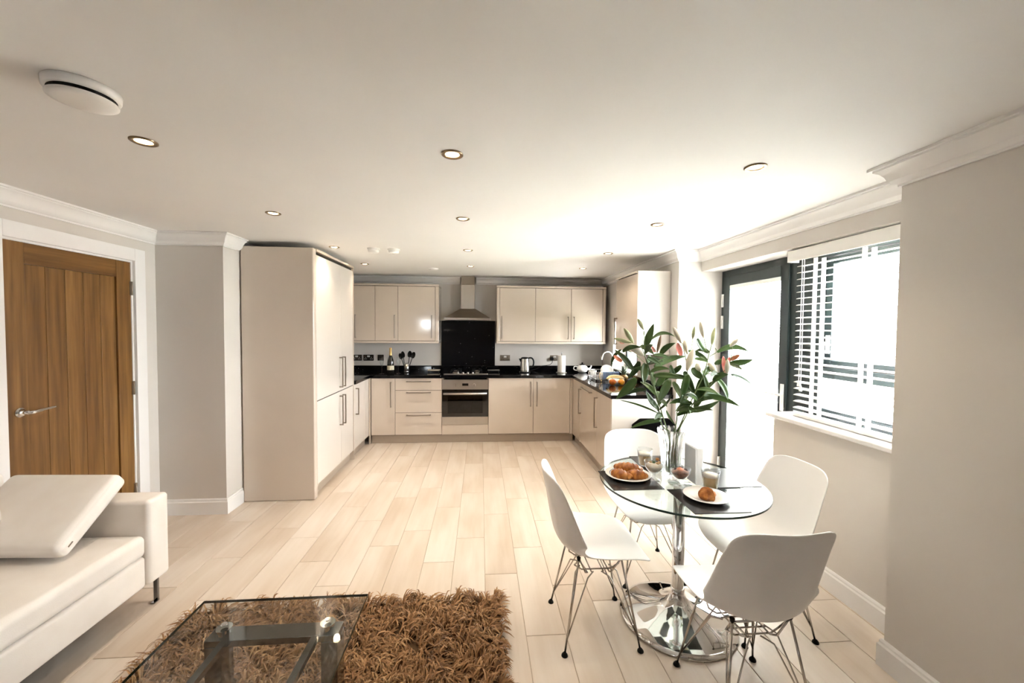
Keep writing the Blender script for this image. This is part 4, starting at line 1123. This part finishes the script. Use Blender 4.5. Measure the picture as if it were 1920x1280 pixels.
for k in range(3):
    y = 4.83 + k * .028
    o = tag(obj('plate', MB(), CERAMIC), 'plate standing upright in the drying rack, ' + ('first', 'second', 'third')[k] + ' from the front', 'plate', 'plates in the drying rack')
    pmb = MB().lathe([(.0005, 0), (.06, 0), (.075, .008), (.074, .010), (.058, .003), (.0005, .003)], (0, 0, 0), 28)
    R_ = Matrix.Translation((1.575, y, WZ + .101)) @ Matrix.Rotation(math.radians(80), 4, 'X')
    pmb.v = [tuple(R_ @ Vector(p)) for p in pmb.v]
    o.data.from_pydata(pmb.v, [], pmb.f); o.data.polygons.foreach_set('use_smooth', [True] * len(o.data.polygons))
BLUE = mottled('blue_cloth', (66, 104, 158), (120, 150, 190), 30, .9)
q = NT(BLUE)
wv = q.n('ShaderNodeTexWave'); wv.inputs['Scale'].default_value = 22; wv.bands_direction = 'X'
q.l(q.coords(), wv.inputs['Vector'])
q.l(q.ramp(wv.outputs['Fac'], [(.35, (52, 92, 150)), (.7, (176, 192, 214))]), q.b.inputs['Base Color'])
cl_ = MB()
cl_.grid(lambda u, v_: (1.46 + u * .20, 4.652 - .006 * math.sin(u * 19) * v_ - (.004 + .004 * v_), WZ + .113 - v_ * .088), 24, 6)
tag(obj('dish_cloth', cl_, BLUE, smooth=True, solid=.005), 'blue striped dish cloth hanging over the front of the drying rack', 'cloth')
st_ = MB().tube([(1.425, 4.60, WZ + .006), (1.415, 4.640, WZ + .06), (1.43, 4.653, WZ + .112)], .004, 6)
tag(obj('wooden_spoon', st_.sphere((1.4255, 4.597, WZ + .012), .012, 10, 8, (.6, 1, .9)), mat('pale_wood', (222, 190, 140), .6), smooth=True), 'pale wooden spoon propped against the drying rack', 'spoon')
def fruit(name, label, x, y, r, c1, c2, sz=.92):
    m_ = mottled(name + '_skin', c1, c2, 30, .35)
    t = thing(name, label, 'fruit', (x, y, WZ), 'fruit on the worktop')
    pr = [(.0005, r * .08), (r * .35, 0), (r * .8, r * .35), (r, r * .95), (r * .85, r * 1.5), (r * .4, r * 1.83), (.0005, r * 1.72)]
    obj('skin', MB().lathe([(a, b * sz) for a, b in pr], (x, y, WZ), 24), m_, t, sub=1)
    obj('stem', MB().tube([(x, y, WZ + r * 1.6 * sz), (x + .002, y, WZ + r * 2.05 * sz)], .0018, 6), mat(name + '_stem', (80, 60, 36), .8), t)
fruit('apple', 'red and yellow apple on the worktop near the lilies', 1.468, 4.318, .042, (178, 52, 26), (222, 140, 44))
fruit('orange', 'orange beside the red apple on the worktop', 1.572, 4.325, .040, (236, 150, 34), (244, 166, 48))
fruit('peach', 'small reddish peach behind the lily leaves on the worktop', 1.66, 4.20, .034, (206, 96, 60), (230, 150, 100))
BAN = mottled('banana_skin', (232, 206, 140), (240, 222, 170), 12, .45)
t = thing('banana', 'pale banana lying behind the apple and orange', 'fruit', (1.53, 4.41, WZ), 'fruit on the worktop')
bpts = catmull([(1.43, 4.405, WZ + .055), (1.47, 4.42, WZ + .078), (1.53, 4.425, WZ + .084), (1.59, 4.42, WZ + .078), (1.63, 4.40, WZ + .055)], 4)
obj('skin', MB().tube(bpts, [.006 + .014 * math.sin(math.pi * (i + .8) / (len(bpts) + .6)) ** .5 for i in range(len(bpts))], 8), BAN, t, smooth=True)
obj('tip', MB().tube([bpts[0], (1.418, 4.40, WZ + .045)], [.006, .004], 8), BLACK, t)
obj('bowl_rest', MB().lathe([(.0005, 0), (.06, 0), (.075, .05), (.072, .05), (.057, .004), (.0005, .004)], (1.53, 4.425, WZ), 24), CERAMIC, t, smooth=True)
PINE = mottled('pineapple_skin', (150, 110, 50), (120, 92, 40), 40, .7, .6, 60)
PLEAF = mottled('pineapple_leaf', (92, 108, 92), (126, 136, 118), 20, .5)
t = thing('pineapple', 'pineapple with grey-green crown behind the fruit', 'fruit', (1.70, 4.62, WZ), 'fruit on the worktop')
pxx, pyy = 1.735, 4.70
t.location = (pxx, pyy, WZ)
obj('skin', MB().lathe([(.0005, 0), (.04, .003), (.052, .025), (.05, .05), (.035, .070), (.0005, .074)], (pxx, pyy, WZ), 20), PINE, t, smooth=True)
for k in range(14):
    a = k * 2.4; tl = .085 + .004 * k; out = .10 - .006 * k
    d = Vector((math.cos(a), math.sin(a), 0)); s = Vector((-d.y, d.x, 0))
    b0 = Vector((pxx, pyy, WZ + .064 + .002 * k))
    def fn(u, v_, d=d, s=s, b0=b0, tl=tl, out=out):
        w = .018 * (1 - u) ** .7
        return tuple(b0 + d * (.012 + out * u ** 1.3) + Vector((0, 0, tl * u - .03 * u ** 3)) + s * ((v_ * 2 - 1) * w))
    obj('leaf', MB().grid(fn, 5, 2), PLEAF, t, smooth=True, solid=.0015)

# ------------------------------------------------------------------ table setting
MZ = TTZ + .0005
for (x0, x1, y0, y1, lab) in [(.655, .915, 1.885, 2.150, 'dark slate placemat under the plate of croissants'), (.922, 1.180, 1.618, 1.880, 'dark slate placemat under the single croissant plate'),
                              (1.175, 1.425, 1.885, 2.150, 'dark slate placemat on the window side of the table'), (.925, 1.180, 2.130, 2.392, 'dark slate placemat on the far side of the table, beyond the vase')]:
    tag(obj('placemat', MB().box(x0, x1, y0, y1, MZ, MZ + .004), SLATE, bevel=.001, seg=1), lab, 'placemat', 'placemats on the round table')
def plate(name, label, x, y, r, m_):
    t = thing(name, label, 'plate', (x, y, MZ + .0045), 'plates on the round table')
    obj('dish', MB().lathe([(.0005, 0), (r * .58, 0), (r * .66, .004), (r * .97, .014), (r, .0165), (r * .97, .018), (r * .64, .009), (r * .56, .0055), (.0005, .005)], (x, y, MZ + .0045), 56), m_, t, smooth=True)
    return t
m = mat('blue_rimmed_ceramic', (242, 240, 236), .12, coat=.4); q = NT(m)
vm = q.n('ShaderNodeVectorMath', operation='LENGTH'); q.l(q.coords((1, 1, 0)), vm.inputs[0])
st = [(.0, (242, 240, 236)), (.0640, (242, 240, 236)), (.0645, (110, 122, 160)), (.0665, (110, 122, 160)), (.067, (242, 240, 236)), (.082, (242, 240, 236)), (.0825, (120, 132, 168)), (.0845, (120, 132, 168)), (.085, (242, 240, 236)), (.0925, (242, 240, 236)), (.093, (110, 122, 160)), (.0965, (110, 122, 160)), (.097, (242, 240, 236))]
mu = q.n('ShaderNodeMath', operation='MULTIPLY'); mu.inputs[1].default_value = 8.0; q.l(vm.outputs['Value'], mu.inputs[0])
rc = q.ramp(mu.outputs[0], [(p * 8, c) for p, c in st]); rc.node.color_ramp.interpolation = 'CONSTANT'
q.l(rc, q.b.inputs['Base Color'])
P1 = (.792, 2.058); P2 = (1.060, 1.768)
plate('dinner_plate', 'white plate with blue rim lines holding three croissants', P1[0], P1[1], .119, m)
plate('dinner_plate', 'plain white plate holding one croissant', P2[0], P2[1], .102, CERAMIC)

m = mat('croissant_crust', (186, 118, 48), .42); q = NT(m)
n1 = q.noise(34, 4, q.coords()); 
q.l(q.ramp(n1, [(.30, (122, 62, 16)), (.5, (178, 106, 38)), (.72, (214, 150, 74))]), q.b.inputs['Base Color'])
q.bump(q.noise(120, 3, q.coords()), .25, .003)
CRUST = m
def croissant(label, c, rz, L, R, bend, tilt=0.0, group='croissants'):
    t = thing('croissant', label, 'croissant', c, group)
    nseg = 72; nr = 22; mb = MB(); vs_ = []
    for i in range(nseg + 1):
        s = -1 + 2 * i / nseg
        a = s * bend
        rad = L / (2 * bend)
        cx_, cy_ = rad * math.sin(a), rad * (1 - math.cos(a))
        band = abs(s) * 3.6
        fr = band - math.floor(band)
        rr = R * (max(0.02, 1 - abs(s) ** 1.7) ** .72) * (.90 + .24 * (1 - fr) ** 1.2) + .0022
        for j in range(nr):
            b = 2 * math.pi * j / nr
            off = rr * math.cos(b); zz_ = rr * .88 * math.sin(b)
            zz_ = max(zz_, -R * .55)
            vs_.append((cx_ - math.sin(a) * off, cy_ + math.cos(a) * off, zz_ + R * .55))
    mb.add(vs_, [(i * nr + j, (i + 1) * nr + j, (i + 1) * nr + (j + 1) % nr, i * nr + (j + 1) % nr) for i in range(nseg) for j in range(nr)] + [tuple(range(nr)), tuple(range(nseg * nr, nseg * nr + nr))])
    M2 = Matrix.Translation(c) @ Matrix.Rotation(rz, 4, 'Z') @ Matrix.Rotation(tilt, 4, 'X')
    mb.v = [tuple(M2 @ Vector(p)) for p in mb.v]
    obj('crust', mb, CRUST, t, smooth=True)
PZ = MZ + .0045 + .0065
croissant('croissant at the front of the plate, nearest the chair seen side-on', (P1[0] - .055, P1[1] - .040, PZ), math.radians(-42), .125, .030, .95)
croissant('croissant at the front of the plate, beside the bowl of yoghurt', (P1[0] + .030, P1[1] - .050, PZ), math.radians(-30), .118, .030, .9)
croissant('largest croissant lying across the back of the plate', (P1[0] + .010, P1[1] + .025, PZ + .004), math.radians(-22), .17, .036, .85)
croissant('single small croissant on the plain white plate', (P2[0] - .008, P2[1] - .022, PZ), math.radians(205), .086, .033, 1.1)

LATTE = translucent('latte', (240, 214, 168), .55, .4)
FOAM = mat('milk_foam', (244, 236, 222), .7)
for (x, y, lab) in ((1.150, 1.885, 'glass of milky coffee beside the single croissant plate'), (.955, 2.225, 'glass of milky coffee on the far placemat behind the yoghurt bowl')):
    t = thing('coffee_glass', lab, 'drink glass', (x, y, MZ + .0045), 'glasses of coffee')
    z0 = MZ + .0045 if y > 2.13 or y < 1.88 else MZ
    t.location.z = z0
    obj('tumbler', MB().lathe([(.0005, 0), (.030, 0), (.033, .004), (.045, .096), (.0435, .096), (.0315, .007), (.0005, .006)], (x, y, z0), 28), CLEAR, t, smooth=True)
    obj('coffee', MB().lathe([(.0005, .0065), (.0310, .0075), (.0385, .062), (.0005, .062)], (x, y, z0), 28), LATTE, t, smooth=False)
    obj('foam', MB().lathe([(.0385, .0623), (.0398, .072), (.0005, .074)], (x, y, z0), 28), FOAM, t, smooth=True)

def dessert(label, x, y, z0, content, bits):
    t = thing('dessert_bowl', label, 'dessert bowl', (x, y, z0), 'stemmed dessert bowls')
    obj('glass_bowl', MB().lathe([(.006, .034), (.026, .042), (.045, .066), (.051, .100), (.0495, .100), (.0435, .068), (.025, .045), (.0005, .039)], (x, y, z0), 32), CLEAR, t, smooth=True)
    obj('stem', MB().lathe([(.0005, 0), (.033, 0), (.033, .003), (.012, .009), (.007, .018), (.0075, .033), (.0005, .0335)], (x, y, z0), 28), CRYSTAL, t, smooth=True)
    obj('filling', MB().lathe([(.0005, .0405), (.024, .0460), (.0415, .068), (.044, .080), (.022, .091), (.0005, .094)], (x, y, z0), 28), content, t, smooth=True)
    for (nm, dx, dy, dz, r, m_) in bits:
        obj(nm, MB().sphere((x + dx, y + dy, z0 + dz), r, 10, 7, (1, .9, .8)), m_, t, smooth=True)
YOG = mottled('yoghurt', (240, 234, 222), (226, 212, 188), 40, .5)
NUT = mat('nut_brown', (190, 132, 66), .5); GREENF = mat('mint_green', (70, 96, 62), .5); SALM = mat('grapefruit', (224, 150, 118), .4); DARKB = mat('dark_berry', (62, 48, 44), .4); GRAN = mat('granola', (196, 164, 116), .8)
dessert('stemmed glass bowl of yoghurt with nuts and mint', .915, 2.012, MZ, YOG, [('nut', .020, .004, .108, .010, NUT), ('granola_piece', .024, -.008, .094, .009, GRAN), ('granola_piece', .012, -.016, .092, .009, GRAN), ('mint_leaf', -.004, -.006, .097, .009, GREENF), ('granola_piece', -.016, .006, .094, .008, GRAN)])
dessert('stemmed glass bowl of pink fruit in front of the vase', 1.010, 1.918, MZ, mottled('fruit_mix', (120, 92, 78), (190, 132, 108), 60, .4), [('grapefruit_piece', -.008, -.012, .088, .018, SALM), ('grapefruit_piece', .002, -.022, .074, .014, SALM), ('berry', .022, -.010, .086, .012, DARKB), ('berry', -.022, .004, .086, .011, DARKB), ('berry', .010, .012, .090, .012, DARKB)])
t = thing('card_stand', 'white upright block-shaped card stand beside the vase', 'card stand', (1.115, 1.98, MZ))
obj('card_body', MB().box(1.100, 1.135, 1.925, 2.050, MZ, MZ + .190), CARDW, t, bevel=.004)
obj('card_face', MB().box(1.0985, 1.0997, 1.933, 2.042, MZ + .006, MZ + .184), CARDW, t)

# ------------------------------------------------------------------ vase and lilies
VX, VY = 1.028, 2.050
vs_t = thing('crystal_vase', 'cut crystal vase holding the lilies', 'vase', (VX, VY, MZ))
mbv = MB(); n = 12; prof = [(.046, 0), (.046, .010), (.049, .05), (.055, .12), (.064, .19), (.073, .245), (.077, .262)]
vv = []
for k, (r, z) in enumerate(prof):
    for j in range(n * 2):
        a = 2 * math.pi * (j + (.5 if k % 2 else 0)) / (n * 2)
        rr = r * (1.0 if (j + k) % 2 else .95)
        vv.append((VX + rr * math.cos(a), VY + rr * math.sin(a), MZ + z))
nn_ = n * 2
mbv.add(vv, [f for k in range(len(prof) - 1) for j in range(nn_) for f in (((k * nn_ + j), (k * nn_ + (j + 1) % nn_), ((k + 1) * nn_ + (j + (1 if k % 2 else 0)) % nn_)), ((k * nn_ + (j + (0 if k % 2 else 1)) % nn_), ((k + 1) * nn_ + (j + 1) % nn_), ((k + 1) * nn_ + j)))] + [tuple(range(nn_))])
obj('cut_body', mbv, CUTGLASS, vs_t, recalc=True)
obj('inner_wall', MB().lathe([(.0005, .020), (.035, .020), (.038, .06), (.050, .18), (.063, .262)], (VX, VY, MZ), 32), CRYSTAL, vs_t, smooth=True)
obj('water', MB().lathe([(.0005, .0215), (.034, .0215), (.037, .06), (.047, .165), (.0005, .165)], (VX, VY, MZ), 32), pane('vase_water', (.95, .965, .96, 1), .03), vs_t, smooth=True)

LEAVES=[
(0,(0.871, 2.048, 1.438),(0.894, 2.051, 1.499),(0.918, 2.055, 1.561),0.0196),
(0,(0.903, 2.048, 1.476),(0.974, 2.063, 1.511),(1.053, 2.078, 1.488),0.0093),
(0,(0.946, 2.032, 1.397),(0.971, 2.012, 1.437),(1.008, 1.992, 1.46),0.0149),
(0,(0.844, 2.049, 1.443),(0.87, 2.014, 1.428),(0.887, 1.979, 1.4),0.0159),
(0,(0.791, 2.005, 1.318),(0.743, 2.001, 1.377),(0.684, 1.996, 1.424),0.0177),
(1,(0.855, 2.007, 1.352),(0.843, 1.986, 1.301),(0.831, 1.964, 1.25),0.0239),
(1,(0.906, 2.012, 1.333),(1.006, 2.046, 1.373),(1.12, 2.079, 1.384),0.0175),
(0,(0.894, 2.0, 1.396),(0.947, 2.007, 1.394),(0.998, 2.013, 1.376),0.0093),
(3,(1.147, 2.051, 1.375),(1.183, 2.043, 1.37),(1.216, 2.035, 1.356),0.0096),
(1,(0.788, 1.963, 1.279),(0.753, 1.995, 1.219),(0.709, 2.027, 1.165),0.0230),
(1,(0.854, 1.986, 1.219),(0.783, 2.018, 1.203),(0.718, 2.049, 1.161),0.0120),
(0,(0.835, 2.037, 1.359),(0.822, 2.063, 1.307),(0.794, 2.088, 1.263),0.0187),
(1,(0.883, 1.97, 1.293),(0.952, 1.941, 1.297),(1.018, 1.911, 1.28),0.0156),
(1,(0.984, 1.996, 1.269),(0.943, 1.973, 1.213),(0.903, 1.95, 1.158),0.0211),
(1,(0.926, 2.004, 1.119),(0.884, 1.998, 1.164),(0.852, 1.991, 1.215),0.0184),
(1,(0.921, 1.992, 1.095),(0.833, 2.022, 1.131),(0.739, 2.053, 1.153),0.0051),
(1,(0.928, 1.991, 1.113),(0.951, 1.964, 1.15),(0.965, 1.936, 1.193),0.0064),
(2,(1.101, 2.039, 1.29),(1.089, 2.043, 1.22),(1.066, 2.046, 1.152),0.0228),
(3,(1.106, 2.081, 1.302),(1.147, 2.091, 1.229),(1.189, 2.101, 1.156),0.0211),
(3,(1.205, 2.074, 1.264),(1.198, 2.085, 1.171),(1.173, 2.095, 1.082),0.0298),
(2,(1.14, 2.054, 1.137),(1.094, 2.062, 1.119),(1.056, 2.071, 1.086),0.0162),
(4,(1.203, 2.066, 1.17),(1.303, 2.044, 1.159),(1.394, 2.021, 1.117),0.0161),
(4,(1.107, 2.043, 1.096),(1.202, 2.043, 1.109),(1.288, 2.043, 1.149),0.0161),
(4,(1.28, 2.061, 1.266),(1.314, 2.044, 1.216),(1.323, 2.027, 1.154),0.0199),
(4,(1.357, 2.053, 1.288),(1.436, 2.062, 1.261),(1.506, 2.071, 1.213),0.0114),
(4,(1.287, 2.074, 1.409),(1.373, 2.064, 1.439),(1.46, 2.055, 1.409),0.0152),
(4,(1.35, 2.058, 1.348),(1.403, 2.037, 1.356),(1.453, 2.015, 1.374),0.0170),
(4,(1.344, 2.05, 1.346),(1.369, 2.028, 1.336),(1.388, 2.005, 1.318),0.0114),
(3,(1.293, 2.105, 1.341),(1.335, 2.1, 1.359),(1.379, 2.096, 1.366),0.0135),
(3,(1.186, 2.1, 1.481),(1.209, 2.094, 1.434),(1.246, 2.088, 1.397),0.0183),
(1,(0.951, 2.014, 1.05),(0.861, 2.008, 1.042),(0.778, 2.001, 1.014),0.0110),
(2,(0.994, 2.05, 1.095),(1.019, 2.055, 1.053),(1.052, 2.06, 1.014),0.0062),
(2,(1.088, 2.081, 1.334),(1.064, 2.106, 1.3),(1.029, 2.131, 1.28),0.0143),
(2,(1.038, 2.066, 1.249),(1.05, 2.037, 1.208),(1.051, 2.008, 1.165),0.0152),
(3,(1.208, 2.086, 1.18),(1.235, 2.068, 1.224),(1.272, 2.05, 1.255),0.0135),
(3,(1.249, 2.094, 1.22),(1.246, 2.122, 1.261),(1.248, 2.149, 1.305),0.0163),
(2,(1.137, 2.061, 1.32),(1.176, 2.068, 1.289),(1.215, 2.075, 1.258),0.0219),
(0,(0.86, 1.994, 1.384),(0.901, 1.997, 1.367),(0.938, 2.0, 1.342),0.0140),
(1,(0.904, 1.968, 1.242),(0.931, 1.976, 1.272),(0.958, 1.984, 1.302),0.0165),
(2,(1.012, 2.052, 1.337),(1.037, 2.071, 1.295),(1.072, 2.089, 1.257),0.0162),
(0,(0.726, 1.993, 1.414),(0.763, 1.966, 1.439),(0.804, 1.938, 1.438),0.0121),
(4,(1.239, 2.061, 1.195),(1.221, 2.062, 1.244),(1.204, 2.063, 1.293),0.0152),
(2,(1.095, 2.064, 1.151),(1.127, 2.088, 1.186),(1.159, 2.112, 1.22),0.0190),
(0,(0.73, 2.019, 1.423),(0.698, 2.041, 1.382),(0.693, 2.063, 1.325),0.0084),
]
BUDS=[
(0,(0.849, 2.021, 1.526),(0.826, 2.046, 1.585),0.0112,0),
(0,(0.799, 2.03, 1.457),(0.738, 2.009, 1.534),0.0140,0),
(0,(0.783, 2.012, 1.458),(0.696, 2.034, 1.481),0.0112,0),
(0,(0.846, 2.011, 1.392),(0.762, 1.992, 1.453),0.0205,1),
(2,(1.075, 2.058, 1.456),(1.024, 2.052, 1.541),0.0162,1),
(2,(1.141, 2.067, 1.476),(1.148, 2.063, 1.548),0.0090,0),
(3,(1.202, 2.066, 1.485),(1.178, 2.06, 1.573),0.0135,1),
(3,(1.255, 2.075, 1.449),(1.286, 2.099, 1.541),0.0130,0),
(2,(1.126, 2.089, 1.393),(1.109, 2.096, 1.473),0.0133,1),
(2,(1.095, 2.035, 1.311),(1.139, 2.049, 1.427),0.0209,1),
(3,(1.296, 2.091, 1.285),(1.258, 2.11, 1.348),0.0192,1),
(4,(1.336, 2.041, 1.44),(1.364, 2.014, 1.483),0.0123,1),
(0,(0.926, 2.027, 1.407),(0.935, 2.004, 1.5),0.0089,2),
(0,(0.749, 2.036, 1.454),(0.723, 2.053, 1.474),0.0103,3),
(0,(0.911, 2.015, 1.411),(0.903, 2.041, 1.431),0.0093,3),
(2,(1.066, 2.04, 1.392),(1.053, 2.067, 1.454),0.0162,3),
(4,(1.322, 2.048, 1.294),(1.307, 2.064, 1.385),0.0142,3),
(4,(1.336, 2.065, 1.292),(1.364, 2.094, 1.378),0.0152,3),
(4,(1.365, 2.078, 1.365),(1.399, 2.051, 1.396),0.0114,4),
(0,(0.726, 1.991, 1.363),(0.677, 1.994, 1.391),0.0112,4),
(3,(1.18, 2.052, 1.305),(1.162, 2.061, 1.347),0.0173,1),
]
STEMS=[
[(1.003, 2.05, 0.96), (0.965, 2.044, 1.027), (0.938, 2.038, 1.157), (0.9, 2.032, 1.291), (0.863, 2.026, 1.381), (0.852, 2.02, 1.518)] ,
[(1.014, 2.05, 0.96), (0.99, 2.038, 1.007), (0.944, 2.026, 1.133), (0.904, 2.014, 1.235), (0.869, 2.002, 1.342), (0.825, 1.99, 1.441)] ,
[(1.048, 2.05, 0.938), (1.055, 2.052, 1.046), (1.058, 2.054, 1.094), (1.096, 2.056, 1.18), (1.11, 2.058, 1.315), (1.08, 2.06, 1.46)] ,
[(1.059, 2.05, 0.938), (1.082, 2.056, 1.028), (1.134, 2.062, 1.135), (1.207, 2.068, 1.281), (1.239, 2.074, 1.395), (1.258, 2.08, 1.452)] ,
[(1.065, 2.05, 0.938), (1.101, 2.05, 1.057), (1.144, 2.05, 1.132), (1.199, 2.05, 1.175), (1.275, 2.05, 1.283), (1.326, 2.05, 1.294)] ,
]
SIDE=[
(3, [(1.246, 2.08, 1.384), (1.288, 2.08, 1.409), (1.279, 2.08, 1.43)]) ,
(3, [(1.234, 2.08, 1.4), (1.212, 2.08, 1.485)]) ,
(2, [(1.131, 2.06, 1.423), (1.139, 2.06, 1.477)]) ,
(1, [(0.848, 1.99, 1.353), (0.794, 1.99, 1.399), (0.746, 1.99, 1.425)]) ,
(0, [(0.843, 2.02, 1.445), (0.849, 2.02, 1.523)]) ,
(3, [(1.228, 2.08, 1.291), (1.288, 2.08, 1.285), (1.345, 2.08, 1.291)]) ,
(4, [(1.303, 2.05, 1.294), (1.347, 2.05, 1.359), (1.356, 2.05, 1.44)]) ,
]

LEAFM = mottled('lily_leaf', (54, 84, 42), (84, 114, 62), 10, .38)
q = NT(LEAFM)
oi = q.n('ShaderNodeObjectInfo')
hsv = q.n('ShaderNodeHueSaturation')
mr = q.n('ShaderNodeMapRange'); mr.inputs['To Min'].default_value = .65; mr.inputs['To Max'].default_value = 1.55
q.l(oi.outputs['Random'], mr.inputs['Value']); q.l(mr.outputs['Result'], hsv.inputs['Value'])
lk_ = q.b.inputs['Base Color'].links[0].from_socket
q.l(lk_, hsv.inputs['Color']); q.l(hsv.outputs['Color'], q.b.inputs['Base Color'])
STEMM = mottled('lily_stem', (92, 116, 66), (118, 138, 86), 20, .5)
BUDG = mottled('bud_green', (156, 168, 120), (190, 196, 160), 14, .5)
BUDW = mottled('bud_pale', (214, 212, 190), (236, 230, 218), 14, .5)
BUDR = mottled('bud_bronze', (150, 120, 96), (176, 150, 120), 14, .5)
PINK = mottled('petal_pink', (226, 96, 90), (244, 196, 186), 22, .5)
CORAL = mottled('petal_coral', (232, 130, 92), (240, 170, 130), 22, .5)
for mm in (LEAFM, BUDW, PINK, CORAL):
    mm.node_tree.nodes['Principled BSDF'].inputs['Subsurface Weight'].default_value = .12
    mm.node_tree.nodes['Principled BSDF'].inputs['Subsurface Radius'].default_value = (.01, .01, .005)
stem_names = ['lily stem leaning furthest toward the oak door', 'lily stem crossing in front at the drying rack side', 'lily stem standing upright in the middle of the vase', 'lily stem with tall buds in front of the white pier', 'lily stem with open pink flower leaning toward the patio door']
lily = []
for s, pts in enumerate(STEMS):
    p0 = Vector((VX + (s - 2) * .008, VY + (.012 if s % 2 else -.010), MZ + .030))
    t = thing('lily_stem', stem_names[s] , 'lily', tuple(p0), 'lilies in the crystal vase')
    path = catmull([tuple(p0)] + [(VX + (pts[0][0] - VX) * .6, pts[0][1], pts[0][2])] + list(pts[1:]), 5)
    obj('stem', MB().tube(path, [.0042 - .0022 * i / len(path) for i in range(len(path))], 8), STEMM, t, smooth=True)
    lily.append(t)
for s, pts in SIDE:
    obj('side_stem', MB().tube(catmull(pts, 4), .0018, 6), STEMM, lily[s], smooth=True)
# more foliage along the stems
rl2 = random.Random(5)
for s, pts in enumerate(STEMS):
    path = catmull(pts[1:], 6)
    for k in range(6):
        p = path[int(len(path) * (.12 + .13 * k))]
        a = rl2.uniform(0, 6.28); L = rl2.uniform(.08, .14)
        d = Vector((math.cos(a), math.sin(a) * .8, rl2.uniform(-.1, .7))).normalized(); tip = p + d * L
        mid = p + d * (L * .5) + Vector((0, 0, .014))
        LEAVES.append((s, tuple(p), tuple(mid), tuple(tip), rl2.uniform(.011, .018)))
for i, (s, b, m_, e, w) in enumerate(LEAVES):
    b, m_, e = Vector(b), Vector(m_), Vector(e)
    def cv(t, b=b, m_=m_, e=e):
        c = m_ * 2 - (b + e) / 2
        return b * (1 - t) ** 2 + c * 2 * t * (1 - t) + e * t * t
    ax = (e - b).normalized(); view = Vector((.15 * ((i % 3) - 1), -1, .35 + .2 * ((i % 5) - 2) / 2)).normalized()
    sd = ax.cross(view).normalized(); nr = sd.cross(ax).normalized()
    def fn(u, v_, cv=cv, sd=sd, nr=nr, w=w):
        k = 2 * v_ - 1; ww = w * 2.45 * (u + .03) ** .55 * max(0, 1 - u) ** .88 + .0003
        return tuple(cv(u) + sd * (k * ww) - nr * ((1 - abs(k)) * ww * .35))
    obj('leaf', MB().grid(fn, 12, 4), LEAFM, lily[s], smooth=True, solid=.0012)
BUDS.append((4, (1.326, 2.045, 1.290), (1.318, 2.03, 1.372), .0125, 1))
for (s, b, e, w, k) in BUDS:
    b, e = Vector(b), Vector(e); L = (e - b).length
    if k < 3:
        d = (e - b).normalized(); u = d.orthogonal().normalized(); v2 = d.cross(u)
        mb = MB(); n = 12; nr = 12; vs_ = []
        for i in range(n + 1):
            t_ = i / n; r = w * .95 * (max(0, math.sin(math.pi * (.05 + .93 * t_) ** 1.15)) ** .75) + .0006
            for j in range(nr):
                a = 2 * math.pi * j / nr; rr = r * (1 - .10 * (j % 4 == 0))
                vs_.append(b + d * (L * t_) + (u * math.cos(a) + v2 * math.sin(a)) * rr)
        mb.add(vs_, [(i * nr + j, (i + 1) * nr + j, (i + 1) * nr + (j + 1) % nr, i * nr + (j + 1) % nr) for i in range(n) for j in range(nr)] + [tuple(range(nr)), tuple(range(n * nr, n * nr + nr))])
        obj('bud', mb, (BUDG, BUDW, BUDR)[k], lily[s], smooth=True)
    else:
        d = (e - b).normalized(); sd = d.cross(Vector((0, -1, .3))).normalized(); nrm = sd.cross(d)
        def fn(u_, v_, b=b, d=d, sd=sd, nrm=nrm, w=w, L=L):
            kk = 2 * v_ - 1; ww = w * (math.sin(math.pi * (.10 + .86 * u_)) ** .7)
            return tuple(b + d * (L * u_) + sd * (kk * ww) - nrm * ((1 - kk * kk) * ww * .5 - .012 * u_ * u_))
        obj('petal', MB().grid(fn, 10, 6), PINK if k == 3 else CORAL, lily[s], smooth=True, solid=.0012)
